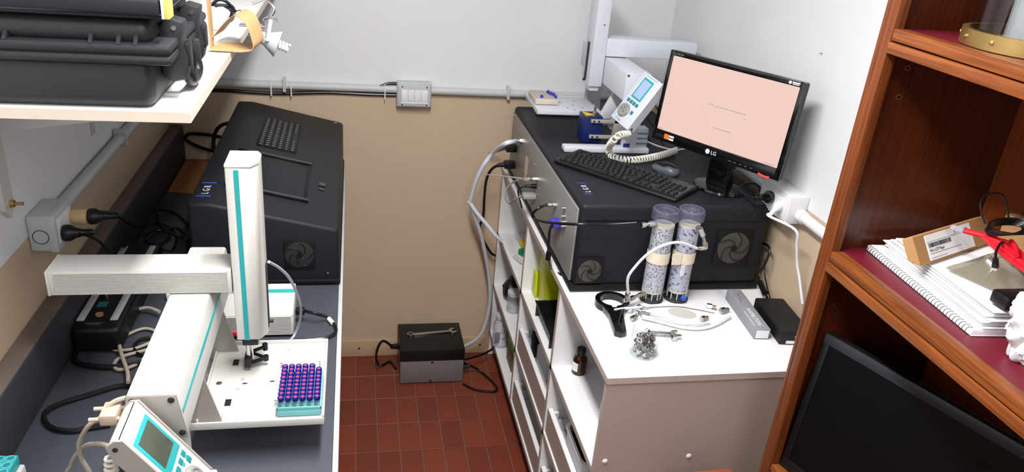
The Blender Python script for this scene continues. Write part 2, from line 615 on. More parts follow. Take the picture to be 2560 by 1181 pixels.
CABLE = {
  'front_loop': [(-0.4748,-1.5499,0.9605),(-0.4987,-1.5438,0.9605),(-0.5215,-1.5452,0.9605),(-0.5641,-1.5689,0.9605),(-0.6183,-1.6006,0.9605),(-0.6371,-1.6294,0.9605),(-0.6278,-1.6606,0.9605),(-0.6033,-1.6858,0.9605),(-0.5669,-1.6951,0.9605),(-0.5352,-1.6874,0.9605),(-0.499,-1.6799,0.9605)],
  'rear_loop': [(-0.646,-1.3177,0.9605),(-0.646,-1.3586,0.9605),(-0.646,-1.4058,0.9605),(-0.6327,-1.444,0.9605),(-0.5758,-1.4654,0.9605),(-0.5162,-1.4642,0.9605),(-0.4893,-1.4494,0.9605)],
  'cream_a': [(-0.4936,-1.2385,0.9605),(-0.5274,-1.2167,0.9605),(-0.5568,-1.2358,0.9605),(-0.5659,-1.3035,0.9605),(-0.5528,-1.386,0.9605),(-0.5308,-1.4469,0.9605),(-0.5064,-1.5048,0.9605),(-0.4942,-1.5486,0.9605)],
  'cream_b': [(-0.4765,-1.3212,0.9605),(-0.5184,-1.3002,0.9605),(-0.5562,-1.3357,0.9605),(-0.5726,-1.3779,0.9605),(-0.5591,-1.3961,0.9605),(-0.524,-1.3946,0.9605),(-0.4933,-1.3716,0.9605),(-0.4749,-1.3509,0.9605)],
  'cream_c': [(-0.4665,-1.3908,0.9605),(-0.5035,-1.4062,0.9605),(-0.542,-1.4295,0.9605),(-0.5467,-1.4623,0.9605),(-0.5296,-1.4796,0.9605),(-0.4998,-1.4603,0.9605),(-0.4764,-1.4078,0.9605)],
  'black_ring': [(-0.4947,-1.3444,0.9605),(-0.5158,-1.3524,0.9605),(-0.522,-1.3842,0.9605),(-0.506,-1.4147,0.9605),(-0.4824,-1.4212,0.9605)],
  'plug_a': [(-0.6,-1.3852,1.264),(-0.605,-1.3135,1.2218),(-0.62,-1.2079,1.1573),(-0.635,-1.0987,1.0775),(-0.64,-1.0,1.045),(-0.63,-0.91,1.0),(-0.61,-0.86,0.975),(-0.6,-0.8,0.962)],
  'plug_b': [(-0.6,-1.266,1.2613),(-0.6,-1.1955,1.2343),(-0.61,-1.0619,1.1598),(-0.62,-0.8958,1.0607),(-0.6156,-0.6525,0.96),(-0.5523,-0.7299,0.96),(-0.5404,-0.8499,0.962),(-0.5802,-0.8473,0.965)],
  'tangle_a': [(-0.5305,-0.6522,0.96),(-0.5801,-0.5821,0.965),(-0.6399,-0.5607,0.97),(-0.6014,-0.7086,0.985),(-0.5618,-0.7665,0.97),(-0.5805,-0.8178,0.967),(-0.596,-0.8513,0.967)],
  'tangle_b': [(-0.4983,-0.8323,0.96),(-0.5198,-0.7451,0.96),(-0.5585,-0.695,0.965),(-0.603,-0.7365,0.97),(-0.6249,-0.7953,0.97),(-0.5922,-0.8423,0.968)],
  'tangle_c': [(-0.6283,-0.7985,0.985),(-0.5891,-0.7654,0.99),(-0.5393,-0.7881,0.98),(-0.5039,-0.7961,0.97),(-0.4851,-0.7749,0.96)],
  'anal_a': [(-0.5121,-0.12,1.0252),(-0.5533,-0.09,1.0222),(-0.6066,-0.07,1.0354),(-0.6386,-0.06,1.0555),(-0.6196,-0.06,1.0753),(-0.5506,-0.08,1.0802),(-0.4865,-0.12,1.0818),(-0.4547,-0.14,1.0842)],
  'anal_b': [(-0.5284,-0.11,1.0214),(-0.5282,-0.1,1.0663),(-0.5169,-0.1,1.1016),(-0.4919,-0.11,1.1291),(-0.4373,-0.13,1.1523)],
  'wbox': [(-0.1286,-1.27,0.9783),(-0.0991,-1.2868,0.985),(-0.0691,-1.2749,0.965),(-0.0498,-1.309,0.9605),(-0.0491,-1.3426,0.9605),(-0.0715,-1.3664,0.9605),(-0.1156,-1.3735,0.9605),(-0.1402,-1.3722,0.9605)],
  'clear_left': [(-0.1744,-1.6,1.2964),(-0.1577,-1.55,1.2546),(-0.1422,-1.5,1.2023),(-0.131,-1.45,1.1309),(-0.1271,-1.42,1.0754),(-0.1336,-1.4,1.0242),(-0.1471,-1.4,0.99),(-0.1561,-1.4426,1.0)],
  'tube_big': [(0.615,-0.3682,1.1777),(0.58,-0.4039,1.1854),(0.54,-0.4339,1.185),(0.5312,-0.28,1.1016),(0.5008,-0.25,1.0378),(0.4811,-0.22,0.9656),(0.4732,-0.19,0.8985),(0.4675,-0.17,0.8461),(0.4915,-0.15,0.7746),(0.5236,-0.14,0.6962),(0.5527,-0.13,0.5964),(0.5806,-0.12,0.4735),(0.5947,-0.12,0.3519),(0.5845,-0.12,0.2378),(0.5533,-0.12,0.1536),(0.5004,-0.12,0.1102)],
  'tube_second': [(0.4623,-0.17,0.8496),(0.4954,-0.17,0.8014),(0.5414,-0.17,0.7469),(0.5882,-0.17,0.6912),(0.617,-0.1572,0.6607)],
  'anal2_power': [(0.6,-0.1729,1.0119),(0.57,-0.184,1.0119),(0.55,-0.149,0.9799),(0.5366,-0.13,0.9287),(0.5385,-0.1,0.8452),(0.5432,-0.08,0.7445),(0.5341,-0.07,0.6928),(0.5444,-0.06,0.6403),(0.5892,-0.06,0.562),(0.6141,-0.06,0.542)],
  'anal2_power2': [(0.6,-0.1474,1.0682),(0.585,-0.082,1.0406),(0.56,-0.0402,1.0117)],
  'thin_white': [(0.61,-0.701,1.1527),(0.59,-0.6398,1.1293),(0.57,-0.5045,1.081),(0.55,-0.3427,1.0263),(0.53,-0.1758,0.9686)],
  'grey_serial': [(0.59,-0.5442,1.0203),(0.57,-0.5383,1.0067),(0.57,-0.476,0.965),(0.57,-0.389,0.9489),(0.58,-0.3342,0.9653),(0.6,-0.341,0.9966),(0.615,-0.3748,1.0229)],
  'black_sensor': [(0.6,-0.9129,1.1413),(0.57,-0.9306,1.1431),(0.55,-0.9298,1.1264),(0.55,-0.9213,1.105),(0.56,-0.9768,1.1158),(0.58,-1.0651,1.1483),(0.6179,-1.16,1.1868),(0.7097,-1.17,1.1901),(0.7875,-1.19,1.2042)],
  'black_usb': [(0.6,-1.016,1.1292),(0.6,-0.9747,1.1028),(0.6,-0.9566,1.0699),(0.605,-0.9453,1.0228),(0.612,-0.9317,0.9735),(0.618,-0.94,0.9488),(0.628,-0.961,0.9334),(0.6378,-1.0119,0.947)],
  'white_cord': [(1.215,-1.301,1.2333),(1.23,-1.3052,1.1854),(1.245,-1.3068,1.1288),(1.255,-1.3227,1.0852),(1.262,-1.3543,1.0238)],
  'adapter_a': [(1.265,-1.0731,1.0838),(1.265,-1.1095,1.0914),(1.262,-1.1306,1.0809),(1.255,-1.1354,1.0486),(1.245,-1.1362,1.0142),(1.235,-1.1517,0.9942)],
  'adapter_a2': [(1.215,-1.2178,0.9816),(1.2,-1.2536,0.984)],
  'adapter_b': [(1.265,-1.0859,1.0619),(1.26,-1.1194,1.0335),(1.25,-1.1644,1.0008),(1.225,-1.2296,0.981)],
  'mon_cord': [(1.169,-1.0882,1.25),(1.1613,-1.054,1.252),(1.1765,-1.0318,1.262),(1.2119,-1.0256,1.268),(1.2277,-1.0506,1.262),(1.2179,-1.0606,1.242)],
  'pump_plug': [(0.1508,-0.2,0.2132),(0.1201,-0.2,0.202),(0.0966,-0.2,0.1577),(0.0973,-0.0869,0.03),(0.1169,-0.1006,0.008),(0.1597,-0.0711,0.006),(0.207,-0.041,0.006)],
  'pump_right': [(0.4827,-0.2,0.0796),(0.5233,-0.17,0.0795),(0.5851,-0.13,0.0723),(0.6328,-0.09,0.0729),(0.6487,-0.06,0.0795)],
  'pump_right2': [(0.4916,-0.2,0.0836),(0.5532,-0.1804,0.02),(0.5996,-0.2446,0.008),(0.6208,-0.3054,0.007),(0.6035,-0.3339,0.007),(0.5512,-0.3244,0.007),(0.5094,-0.3037,0.007),(0.475,-0.2654,0.007)],
  'desic_tube': [(0.9373,-1.23,1.1621),(0.9009,-1.25,1.1705),(0.8495,-1.26,1.168),(0.8066,-1.26,1.1408),(0.7812,-1.25,1.0982),(0.7673,-1.24,1.0547),(0.7656,-1.22,1.0046)],
  'coil_a': [(0.7314,-1.2629,0.962),(0.7642,-1.2551,0.962),(0.8018,-1.252,0.962),(0.8632,-1.2237,0.951),(0.9397,-1.222,0.951),(0.9958,-1.2408,0.951),(1.0432,-1.2639,0.951)],
  'coil_b': [(0.8086,-1.2903,0.951),(0.8545,-1.3145,0.951),(0.9032,-1.3451,0.951),(0.9592,-1.3564,0.951),(1.0166,-1.3375,0.951),(1.0798,-1.2955,0.951)],
  'coil_c': [(0.8095,-1.2859,0.955),(0.8467,-1.301,0.955),(0.8965,-1.3297,0.955),(0.9408,-1.3405,0.955),(1.0042,-1.3236,0.951)],
  'coil_d': [(0.784,-1.2736,0.951),(0.8129,-1.2589,0.955),(0.8541,-1.28,0.957),(0.8913,-1.3118,0.955),(0.934,-1.3292,0.951)],
  'hand1_a': [(-0.392,-1.99,1.2151),(-0.4031,-1.99,1.2126),(-0.4215,-1.99,1.1985),(-0.4399,-1.98,1.1673),(-0.4482,-1.975,1.143),(-0.4488,-1.97,1.1135),(-0.4392,-1.97,1.0783),(-0.4381,-1.96,1.0245),(-0.4425,-1.95,0.9598)],
  'hand1_b': [(-0.3811,-2.03,1.1859),(-0.4059,-2.0,1.1691),(-0.4388,-1.97,1.1424),(-0.4649,-1.95,1.1062),(-0.4794,-1.94,1.0769),(-0.4917,-1.93,1.0378)],
  'hand1_c': [(-0.3647,-1.975,1.2396),(-0.3787,-1.98,1.2377),(-0.3888,-1.985,1.2325),(-0.3932,-1.99,1.2247)],
  'hand2_coil': [(0.8575,-0.79,1.3531),(0.8422,-0.8,1.3424),(0.8242,-0.8,1.3258),(0.841,-0.7135,1.27),(0.8484,-0.7147,1.245),(0.8663,-0.7487,1.243),(0.9111,-0.7624,1.243),(0.9763,-0.7386,1.243),(1.0498,-0.6971,1.243),(1.1125,-0.6504,1.243)],
  'black_bookcable': [(1.0562,-2.0802,1.5),(1.0659,-2.0739,1.52),(1.0753,-2.063,1.53),(1.0796,-2.0435,1.54),(1.072,-2.0232,1.55),(1.039,-2.0414,1.57)],
}

# ================================================================== THE ROOM
XL, XR, YB, YF, ZC = -0.70, 1.292, 0.0, -4.3, 2.72
bm = B(); box(bm, XL - 0.1, XR + 0.1, YF - 0.1, 0.1, -0.12, -0.004)
floor = struct('floor', bm, 'grout')
bm = B(); box(bm, XL - 0.1, XR + 0.1, 0.0, 0.1, -0.12, ZC); struct('wall_back', bm, 'wall_paint')
bm = B(); box(bm, XL - 0.1, XL, YF, 0.0, -0.12, ZC); struct('wall_left', bm, 'wall_paint')
bm = B(); box(bm, XR, XR + 0.1, YF, 0.0, -0.12, ZC); struct('wall_right', bm, 'wall_paint')
bm = B(); box(bm, XL - 0.1, XR + 0.1, YF - 0.1, YF, -0.12, ZC); struct('wall_front', bm, 'wall_paint')
bm = B(); box(bm, XL - 0.1, XR + 0.1, YF - 0.1, 0.1, ZC, ZC + 0.1); struct('ceiling', bm, 'ceiling_paint')

# floor tiles, 85 x 170 mm
TX, TY = 0.0853, 0.1706
bm = B(); box(bm, -TX / 2 + 0.0016, TX / 2 - 0.0016, -TY / 2 + 0.0016, TY / 2 - 0.0016, -0.004, 0.0, 0.0008, 1)
tile0 = part(floor, 'tile', bm, 'tile')
first = True
for i in range(-3, 9):
    for j in range(0, 18):
        x = 0.0042 + TX * (i - 0.5)
        y = -TY * (j + 0.5)
        if first:
            t = tile0
            first = False
        else:
            t = tile0.copy()
            COL.objects.link(t)
        t.location = (x, y, random.uniform(-0.0006, 0.0))
# the rest of the floor, out of view: one tiled sheet
bm = B()
for (xa, xb, ya, yb) in ((XL, -0.2945, YF, 0.0), (0.73, XR, YF, 0.0), (-0.2945, 0.73, YF, -3.08)):
    nx = max(1, int((xb - xa) / TX)); ny = max(1, int((yb - ya) / TY))
    for i in range(nx):
        for j in range(ny):
            box(bm, xa + i * TX + 0.0016, xa + (i + 1) * TX - 0.0016, yb - (j + 1) * TY + 0.0016, yb - j * TY - 0.0016, -0.004, 0.0)
o = part(floor, 'outer_tiles', bm, 'tile'); o['kind'] = 'stuff'

# baseboard on the back wall
bm = B(); box(bm, XL, 0.66, -0.012, -0.0005, 0.0, 0.087, 0.003)
bb = struct('baseboard_back', bm, 'baseboard_paint')
for x in (0.02, 0.585):
    bm = B(); cyl(bm, (x, -0.010, 0.045), (x, -0.0135, 0.045), 0.005, n=10); part(bb, 'screw', bm, 'rubber_grey')


# ceiling tubes
def fixture(loc, lab):
    t = thing('tube_light', lab, 'ceiling light', (loc[0], loc[1], ZC))
    x, y, z = loc
    bm = B(); box(bm, x - 0.09, x + 0.09, y - 0.62, y + 0.62, 2.64, ZC - 0.001, 0.006); part(t, 'housing', bm, 'fixture_white', True)
    for s in (-0.045, 0.045):
        bm = B(); cyl(bm, (x + s, y - 0.59, 2.61), (x + s, y + 0.59, 2.61), 0.013, n=14); part(t, 'tube', bm, 'tube_lit', True)
        for e in (-0.6, 0.6):
            bm = B(); box(bm, x + s - 0.015, x + s + 0.015, y + e - 0.012, y + e + 0.012, 2.595, 2.645); part(t, 'socket', bm, 'fixture_white', True)


fixture(TUBES[0], 'white double tube ceiling light above the aisle')
fixture(TUBES[1], 'white double tube ceiling light nearer the front wall')


# ================================================================== WALL CONDUITS AND BOXES
def clip(root, c, ax):
    x, y, z = c
    bm = B()
    if ax == 'x':
        box(bm, x - 0.006, x + 0.006, y - 0.020, y + 0.016, z - 0.024, z + 0.030, 0.002)
    else:
        s = 1 if x < 0 else -1
        box(bm, min(x + s * 0.02, x - s * 0.016), max(x + s * 0.02, x - s * 0.016), y - 0.006, y + 0.006, z - 0.024, z + 0.030, 0.002)
    part(root, 'clip', bm, 'conduit', True)


t = thing('wall_conduit', 'grey conduit pipe running along the back wall with switch box in it', 'conduit', (0.3, 0, 1.267))
bm = B(); cyl(bm, (XL + 0.01, -0.016, 1.268), (XR - 0.05, -0.016, 1.266), 0.0155, n=18); part(t, 'pipe', bm, 'conduit', True)
for x in (-0.265, 0.62, -0.6):
    clip(t, (x, -0.016, 1.268), 'x')
t = thing('wall_conduit', 'grey conduit pipe along the left wall ending in an outlet box', 'conduit', (XL, -0.6, 1.267))
bm = B(); cyl(bm, (XL + 0.017, -0.02, 1.267), (XL + 0.017, -1.292, 1.267), 0.0155, n=18); part(t, 'pipe', bm, 'conduit', True)
for y in (-0.72, -0.2):
    clip(t, (XL + 0.017, y, 1.267), 'y')
t = thing('wall_conduit', 'white conduit pipe along the right wall beside the bookcase', 'conduit', (XR, -1.6, 1.24))
bm = B(); cyl(bm, (XR - 0.017, -1.22, 1.243), (XR - 0.017, -2.6, 1.243), 0.0155, n=18); cyl(bm, (XR - 0.017, -1.222, 1.243), (XR - 0.017, -1.245, 1.243), 0.019, n=18)
part(t, 'pipe', bm, 'switch_white', True)
t = thing('wall_conduit', 'white conduit pipe on the right wall behind the monitor', 'conduit', (XR, -0.5, 1.24))
bm = B(); cyl(bm, (XR - 0.017, -0.03, 1.25), (XR - 0.017, -1.045, 1.25), 0.0155, n=18); part(t, 'pipe', bm, 'switch_white', True)

# back wall cable bundle under the conduit
bm = B()
tube(bm, [(-0.68, -0.008, 1.232), (-0.49, -0.008, 1.236), (-0.3, -0.008, 1.232), (-0.1, -0.008, 1.243), (0.05, -0.008, 1.241), (0.165, -0.008, 1.242)], 0.007)
o = solo('cable', bm, 'black_cable', 'black cable hanging under the back wall conduit', 'cable')
for x in (-0.315, -0.24, 0.12):
    bm = B(); box(bm, x - 0.002, x + 0.002, -0.033, -0.0005, 1.228, 1.287); p = part(o, 'cable_tie', bm, 'white_print', True)
bm = B(); tube(bm, [(0.10, -0.02, 1.276), (0.13, -0.016, 1.288), (0.165, -0.012, 1.29)], 0.006)
solo('cable', bm, 'black_cable', 'short black cable stub entering the switch box', 'cable')

# switch box
t = thing('switch_box', 'grey surface switch box with white blank modules on the back wall', 'switch box', (0.235, 0, 1.253))
bm = B(); box(bm, 0.166, 0.304, -0.045, -0.0005, 1.203, 1.303, 0.006); part(t, 'housing', bm, 'switch_grey', True)
bm = B(); box(bm, 0.171, 0.299, -0.0495, -0.044, 1.208, 1.298, 0.004); part(t, 'cover_plate', bm, 'switch_grey', True)
for k in range(4):
    x = 0.184 + k * 0.0262
    bm = B(); box(bm, x + 0.0006, x + 0.0256, -0.052, -0.048, 1.228, 1.275, 0.001); part(t, 'module', bm, 'switch_white', True)
bm = B(); box(bm, 0.183, 0.29, -0.0515, -0.048, 1.219, 1.2265, 0.001); part(t, 'trim_strip', bm, 'switch_white', True)
for x in (0.187, 0.285):
    for z in (1.214, 1.287):
        bm = B(); cyl(bm, (x, -0.049, z), (x, -0.0505, z), 0.003, n=8); part(t, 'screw', bm, 'hole_dark', True)

# left wall outlet box
t = thing('outlet_box', 'grey outlet box on the left wall with two plugs in it', 'outlet', (XL, -1.345, 1.268))
bm = B(); box(bm, XL + 0.0005, XL + 0.052, -1.402, -1.292, 1.226, 1.31, 0.005); part(t, 'housing', bm, 'switch_grey', True)
bm = B(); box(bm, XL + 0.040, XL + 0.058, -1.404, -1.290, 1.224, 1.312, 0.004); part(t, 'cover', bm, 'switch_grey', True)
bm = B(); cyl(bm, (-0.674, -1.4015, 1.262), (-0.674, -1.4035, 1.262), 0.016, n=24); part(t, 'knockout', bm, 'switch_grey', True)
bm = B(); torus(bm, (-0.674, -1.4035, 1.262), 0.016, 0.0009, (0, 1, 0)); part(t, 'knockout_rim', bm, 'rubber_grey', True)
bm = B(); box(bm, XL + 0.057, XL + 0.060, -1.39, -1.305, 1.24, 1.298, 0.001); part(t, 'socket_insert', bm, 'switch_white', True)


def plug(name, lab, base, d, r, mat, cable=None, cmat='black_cable', cr=0.0035):
    base = Vector(base); d = Vector(d).normalized()
    t = thing(name, lab, 'plug', base)
    bm = B(); lathe(bm, [(r * 0.9, 0.001), (r, 0.004), (r, 0.016), (r * 0.62, 0.028), (r * 0.45, 0.04), (r * 0.34, 0.05), (r * 0.34, 0.062)], base, 20, d)
    part(t, 'body', bm, mat, True)
    bm = B()
    for k in range(4):
        a = base + d * (0.044 + k * 0.0045)
        cyl(bm, a, a + d * 0.0022, r * 0.45, n=12)
    part(t, 'strain_relief', bm, mat, True)
    if cable:
        bm = B(); tube(bm, [base + d * 0.055, base + d * 0.068] + [Vector(p) for p in cable], cr); part(t, 'cable', bm, cmat, True)
    return t


t = plug('power_plug', 'black power plug in the front socket of the left outlet box', (-0.640, -1.372, 1.258), (1, 0.05, 0.0), 0.019, 'black_plastic', CABLE['plug_a'])
t = plug('power_plug', 'black power plug pushed into a yellowed adapter on the left wall', (-0.606, -1.302, 1.268), (1, 0.1, 0.0), 0.019, 'black_plastic', CABLE['plug_b'])
bm = B(); lathe(bm, [(0.017, 0), (0.0185, 0.004), (0.0185, 0.03), (0.017, 0.034)], (-0.640, -1.302, 1.268), 20, (1, 0, 0))
solo('plug_adapter', bm, 'plug_yellow', 'yellowed round plug adapter in the left outlet box', 'adapter')

# right wall outlet box
t = thing('outlet_box', 'white outlet box on the right wall below the monitor', 'outlet', (XR, -1.135, 1.26))
bm = B(); box(bm, XR - 0.062, XR - 0.0005, -1.222, -1.05, 1.215, 1.30, 0.004); part(t, 'housing', bm, 'switch_white', True)
bm = B(); box(bm, XR - 0.066, XR - 0.058, -1.215, -1.057, 1.222, 1.293, 0.003); part(t, 'cover', bm, 'switch_white', True)
bm = B(); box(bm, XR - 0.069, XR - 0.065, -1.205, -1.067, 1.232, 1.283, 0.001); part(t, 'socket_insert', bm, 'switch_white', True)
plug('power_plug', 'white power plug with a white cord hanging on the right wall', (1.222, -1.185, 1.262), (-0.75, -0.6, -0.28), 0.0145, 'switch_white', CABLE['white_cord'], 'switch_white', 0.004)
plug('power_plug', 'round black power plug of the monitor in the right wall outlet', (1.222, -1.135, 1.266), (-1, -0.08, 0), 0.019, 'black_gloss', CABLE['mon_cord'])

# nail above monitor
bm = B(); cyl(bm, (XR - 0.001, -1.105, 1.69), (XR - 0.01, -1.105, 1.69), 0.0015, n=8); solo('nail', bm, 'steel', 'small nail in the white right wall above the monitor', 'nail')

# ================================================================== LEFT BENCH
ZB = 0.953
t = thing('lab_bench', 'dark grey lab bench with pale front edge along the left wall', 'bench', (-0.37, -1.5, 0))
bm = B(); box(bm, XL + 0.001, -0.045, -3.0, -0.004, ZB - 0.034, ZB, 0.002); part(t, 'worktop', bm, 'bench_top', True)
bm = B(); box(bm, -0.0448, -0.033, -3.0, -0.004, ZB - 0.036, ZB + 0.001, 0.002); part(t, 'edge_strip', bm, 'bench_edge', True)
bm = B(); box(bm, XL + 0.001, -0.655, -3.0, -0.004, ZB + 0.0005, 1.088, 0.002); u = part(t, 'upstand', bm, 'bench_upstand', True)
bm = B(); box(bm, XL + 0.001, -0.656, -3.0, -0.004, 1.088, 1.094, 0.002); part(u, 'cap', bm, 'upstand_top', True)
for y in (-0.06, -1.5, -2.9):
    bm = B(); box(bm, -0.10, -0.06, y - 0.02, y + 0.02, 0.0, ZB - 0.035, 0.002); part(t, 'leg', bm, 'black_plastic', True)
    bm = B(); box(bm, -0.66, -0.62, y - 0.02, y + 0.02, 0.0, ZB - 0.035, 0.002); part(t, 'leg', bm, 'black_plastic', True)
bm = B(); box(bm, -0.69, -0.066, -0.03, -0.012, 0.14, ZB - 0.035); part(t, 'back_panel', bm, 'black_matte', True)

# cardboard sheet in the corner
bm = B(); prism(bm, [(-0.65, -0.36), (-0.46, -0.40), (-0.46, -0.03), (-0.65, -0.03)], 'z', ZB + 0.001, ZB + 0.006)
t = solo('cardboard_sheet', bm, 'cardboard_sheet', 'flat brown cardboard sheet on the bench in the back corner', 'cardboard')


# ---- fan grille helper
def fan(root, cx, y, cz, w, h, r, plate_mat, disc_mat):
    bm = B(); box(bm, cx - w / 2, cx + w / 2, y - 0.0035, y + 0.001, cz - h / 2, cz + h / 2, 0.002); p = part(root, 'fan_cover', bm, plate_mat, True)
    bm = B(); lathe(bm, [(r, 0.0), (r, 0.002), (r * 0.9, 0.003), (0.001, 0.003)], (cx, y - 0.0030, cz), 36, (0, -1, 0)); part(p, 'grille', bm, disc_mat, True)
    for k in range(5):
        a0 = k * 2 * math.pi / 5
        pts = []
        for i in range(7):
            f = i / 6
            rr = r * (0.16 + 0.82 * f)
            aa = a0 + 1.5 * f
            pts.append((cx + rr * math.cos(aa), y - 0.0065, cz + rr * math.sin(aa)))
        bm = B(); tube(bm, pts, r * 0.035, n=6, sub=2); part(p, 'vane', bm, 'black_plastic', True)
    bm = B(); cyl(bm, (cx, y - 0.005, cz), (cx, y - 0.008, cz), r * 0.2, n=16); part(p, 'hub', bm, 'black_plastic', True)
    return p


# ================================================================== LEFT GAS ANALYSER
t = thing('gas_analyzer', 'black gas analyser with sloping top and built-in keyboard on the left bench', 'analyzer', (-0.245, -0.55, ZB))
bm = B(); prism(bm, [(-0.44, 0.962), (-0.44, 1.205), (-0.385, 1.205), (-0.044, 1.128), (-0.044, 0.962)], 'y', -1.068, -0.03, 0.011, 3)
part(t, 'body', bm, 'instrument_black', True)
bm = B(); box(bm, -0.444, -0.040, -1.075, -0.028, ZB + 0.006, 0.972, 0.003); part(t, 'base_plate', bm, 'instrument_dark', True)
for x in (-0.40, -0.08):
    for y in (-1.02, -0.08):
        bm = B(); cyl(bm, (x, y, ZB + 0.0005), (x, y, ZB + 0.008), 0.014, n=14); part(t, 'foot', bm, 'rubber_grey', True)
SD = Vector((0.9754, 0, -0.2202)); SN = Vector((0.2202, 0, 0.9754))


def SL(x, y, h=0.0):
    return Vector((x, y, 1.205 - 0.2258 * (x + 0.385))) + SN * h


def slope_box(bm, x0, x1, y0, y1, h0, h1, bev=0.0):
    b2 = B(); box(b2, 0, (x1 - x0) / 0.9754, 0, y1 - y0, h0, h1, bev)
    xf(b2, basis(SL(x0, y0), SD, (0, 1, 0)))
    me = bpy.data.meshes.new('x'); b2.to_mesh(me); b2.free(); bm.from_mesh(me); bpy.data.meshes.remove(me)


bm = B(); slope_box(bm, -0.322, -0.192, -0.525, -0.198, 0.0, 0.0016, 0.0006); kp = part(t, 'keyboard_panel', bm, 'instrument_dark', True)
bm = B(); bp2 = B()
for r in range(6):
    for k in range(14):
        if r == 5 and 4 <= k <= 8:
            if k > 4:
                continue
            w = 5
        else:
            w = 1
        y0 = -0.518 + k * 0.0222 + (r % 3) * 0.002
        x0 = -0.316 + r * 0.0202
        slope_box(bm, x0, x0 + 0.0165, y0, y0 + 0.0222 * w - 0.004, 0.0014, 0.0042, 0.0008)
        slope_box(bp2, x0 + 0.0045, x0 + 0.0105, y0 + 0.004, y0 + 0.012, 0.0042, 0.0045)
o = part(kp, 'keys', bm, 'black_plastic', True); o['kind'] = 'stuff'
o = part(kp, 'key_legends', bp2, 'ink_grey', True); o['kind'] = 'stuff'
bm = B(); slope_box(bm, -0.30, -0.150, -0.905, -0.610, 0.0, 0.0012, 0.0004); part(t, 'screen_panel', bm, 'instrument_black', True)
bm = B(); slope_box(bm, -0.365, -0.137, -0.608, -0.592, 0.0, 0.006, 0.002); part(t, 'screen_ledge', bm, 'black_gloss', True)
bm = B(); slope_box(bm, -0.365, -0.133, -0.925, -0.908, 0.0, 0.008, 0.002); part(t, 'screen_ledge', bm, 'black_gloss', True)
bm = B(); slope_box(bm, -0.148, -0.138, -0.908, -0.606, 0.0, 0.003, 0.001); part(t, 'screen_side', bm, 'instrument_dark', True)
bm = B(); slope_box(bm, -0.110, -0.090, -0.772, -0.745, 0.0, 0.004, 0.0015); slope_box(bm, -0.109, -0.092, -0.805, -0.786, 0.0, 0.003, 0.001); part(t, 'touchpad_button', bm, 'black_gloss', True)
lettering(t, 'L G R', 0.027, basis((-0.396, -1.000, 1.2056), (0, 1, 0), (-1, 0, 0)), sx=1.0)
for y in (-1.014, -0.914):
    bm = B(); box(bm, -0.424, -0.386, y - 0.003, y + 0.003, 1.2048, 1.2057); part(t, 'logo_bar', bm, 'blue_print', True)
bm = B(); slope_box(bm, -0.080, -0.064, -0.074, -0.038, 0.0, 0.0006); lb = part(t, 'corner_label', bm, 'rubber_grey', True)
bm = B()
for k in range(4):
    slope_box(bm, -0.078, -0.066, -0.071 + k * 0.008, -0.0665 + k * 0.008, 0.0005, 0.0009)
part(lb, 'label_print', bm, 'ink_grey', True)
fan(t, -0.152, -1.068, 1.052, 0.086, 0.092, 0.040, 'instrument_dark', 'fan_grille_dark')
bm = B(); cyl(bm, (-0.075, -1.067, 0.992), (-0.075, -1.0705, 0.992), 0.003, n=8); part(t, 'screw', bm, 'chrome', True)
bm = B(); cyl(bm, (-0.44, -0.52, 1.035), (-0.475, -0.52, 1.035), 0.006, n=8); cyl(bm, (-0.468, -0.52, 1.035), (-0.50, -0.52, 1.033), 0.003, n=8); part(t, 'gas_fitting', bm, 'chrome', True)
for k, lab in (('anal_a', 'thick black cable looping out behind the left analyser'), ('anal_b', 'thinner black cable curving up behind the left analyser')):
    bm = B(); tube(bm, CABLE[k], 0.007); solo('cable', bm, 'black_cable', lab, 'cable')

# ================================================================== BLACK POWER UNIT ON THE BENCH
t = thing('power_unit', 'long black power unit with two grey strips on the left bench', 'power unit', (-0.60, -1.12, ZB))
bm = B(); box(bm, -0.652, -0.545, -1.40, -0.93, ZB + 0.004, 1.022, 0.012, 3); part(t, 'body', bm, 'black_plastic', True)
for x in (-0.640, -0.566):
    bm = B(); box(bm, x - 0.0085, x + 0.0085, -1.36, -0.95, 1.021, 1.0245, 0.001); part(t, 'grey_strip', bm, 'conduit', True)
bm = B(); box(bm, -0.622, -0.600, -1.295, -1.27, 1.0215, 1.0228); part(t, 'teal_label', bm, 'teal_dark', True)
bm = B(); cyl(bm, (-0.604, -1.335, 1.0215), (-0.604, -1.335, 1.0265), 0.009, n=16); part(t, 'button', bm, 'kraft_tape', True)
for y in (-1.245, -1.22, -1.18):
    bm = B(); lathe(bm, [(0.004, 0), (0.004, 0.006), (0.002, 0.012)], (-0.611, y, 1.022), 10); part(t, 'switch', bm, 'chrome', True)
bm = B(); box(bm, -0.628, -0.585, -1.372, -1.3705, 1.0216, 1.0226); box(bm, -0.62, -0.592, -1.378, -1.3768, 1.0216, 1.0226); part(t, 'printed_text', bm, 'ink_grey', True)
for s, lab in (('tangle_a', 'black power cable tangled beside the left analyser, upper loop'), ('tangle_b', 'black power cable tangled beside the left analyser, lower loop'), ('tangle_c', 'black power cable crossing over the tangle beside the left analyser')):
    bm = B(); tube(bm, CABLE[s], 0.0045); solo('cable', bm, 'black_cable', lab, 'cable', 'tangled black cables on the left bench')
bm = B(); tube(bm, CABLE['front_loop'], 0.0055); solo('cable', bm, 'black_cable', 'long black cable lying in a loop on the front of the left bench', 'cable')
bm = B(); tube(bm, CABLE['rear_loop'], 0.0065); solo('cable', bm, 'black_cable', 'thick black cable curving in front of the black power unit', 'cable')
bm = B(); tube(bm, CABLE['black_ring'], 0.004); solo('cable', bm, 'black_cable', 'small black cable ring among the cream cables', 'cable')
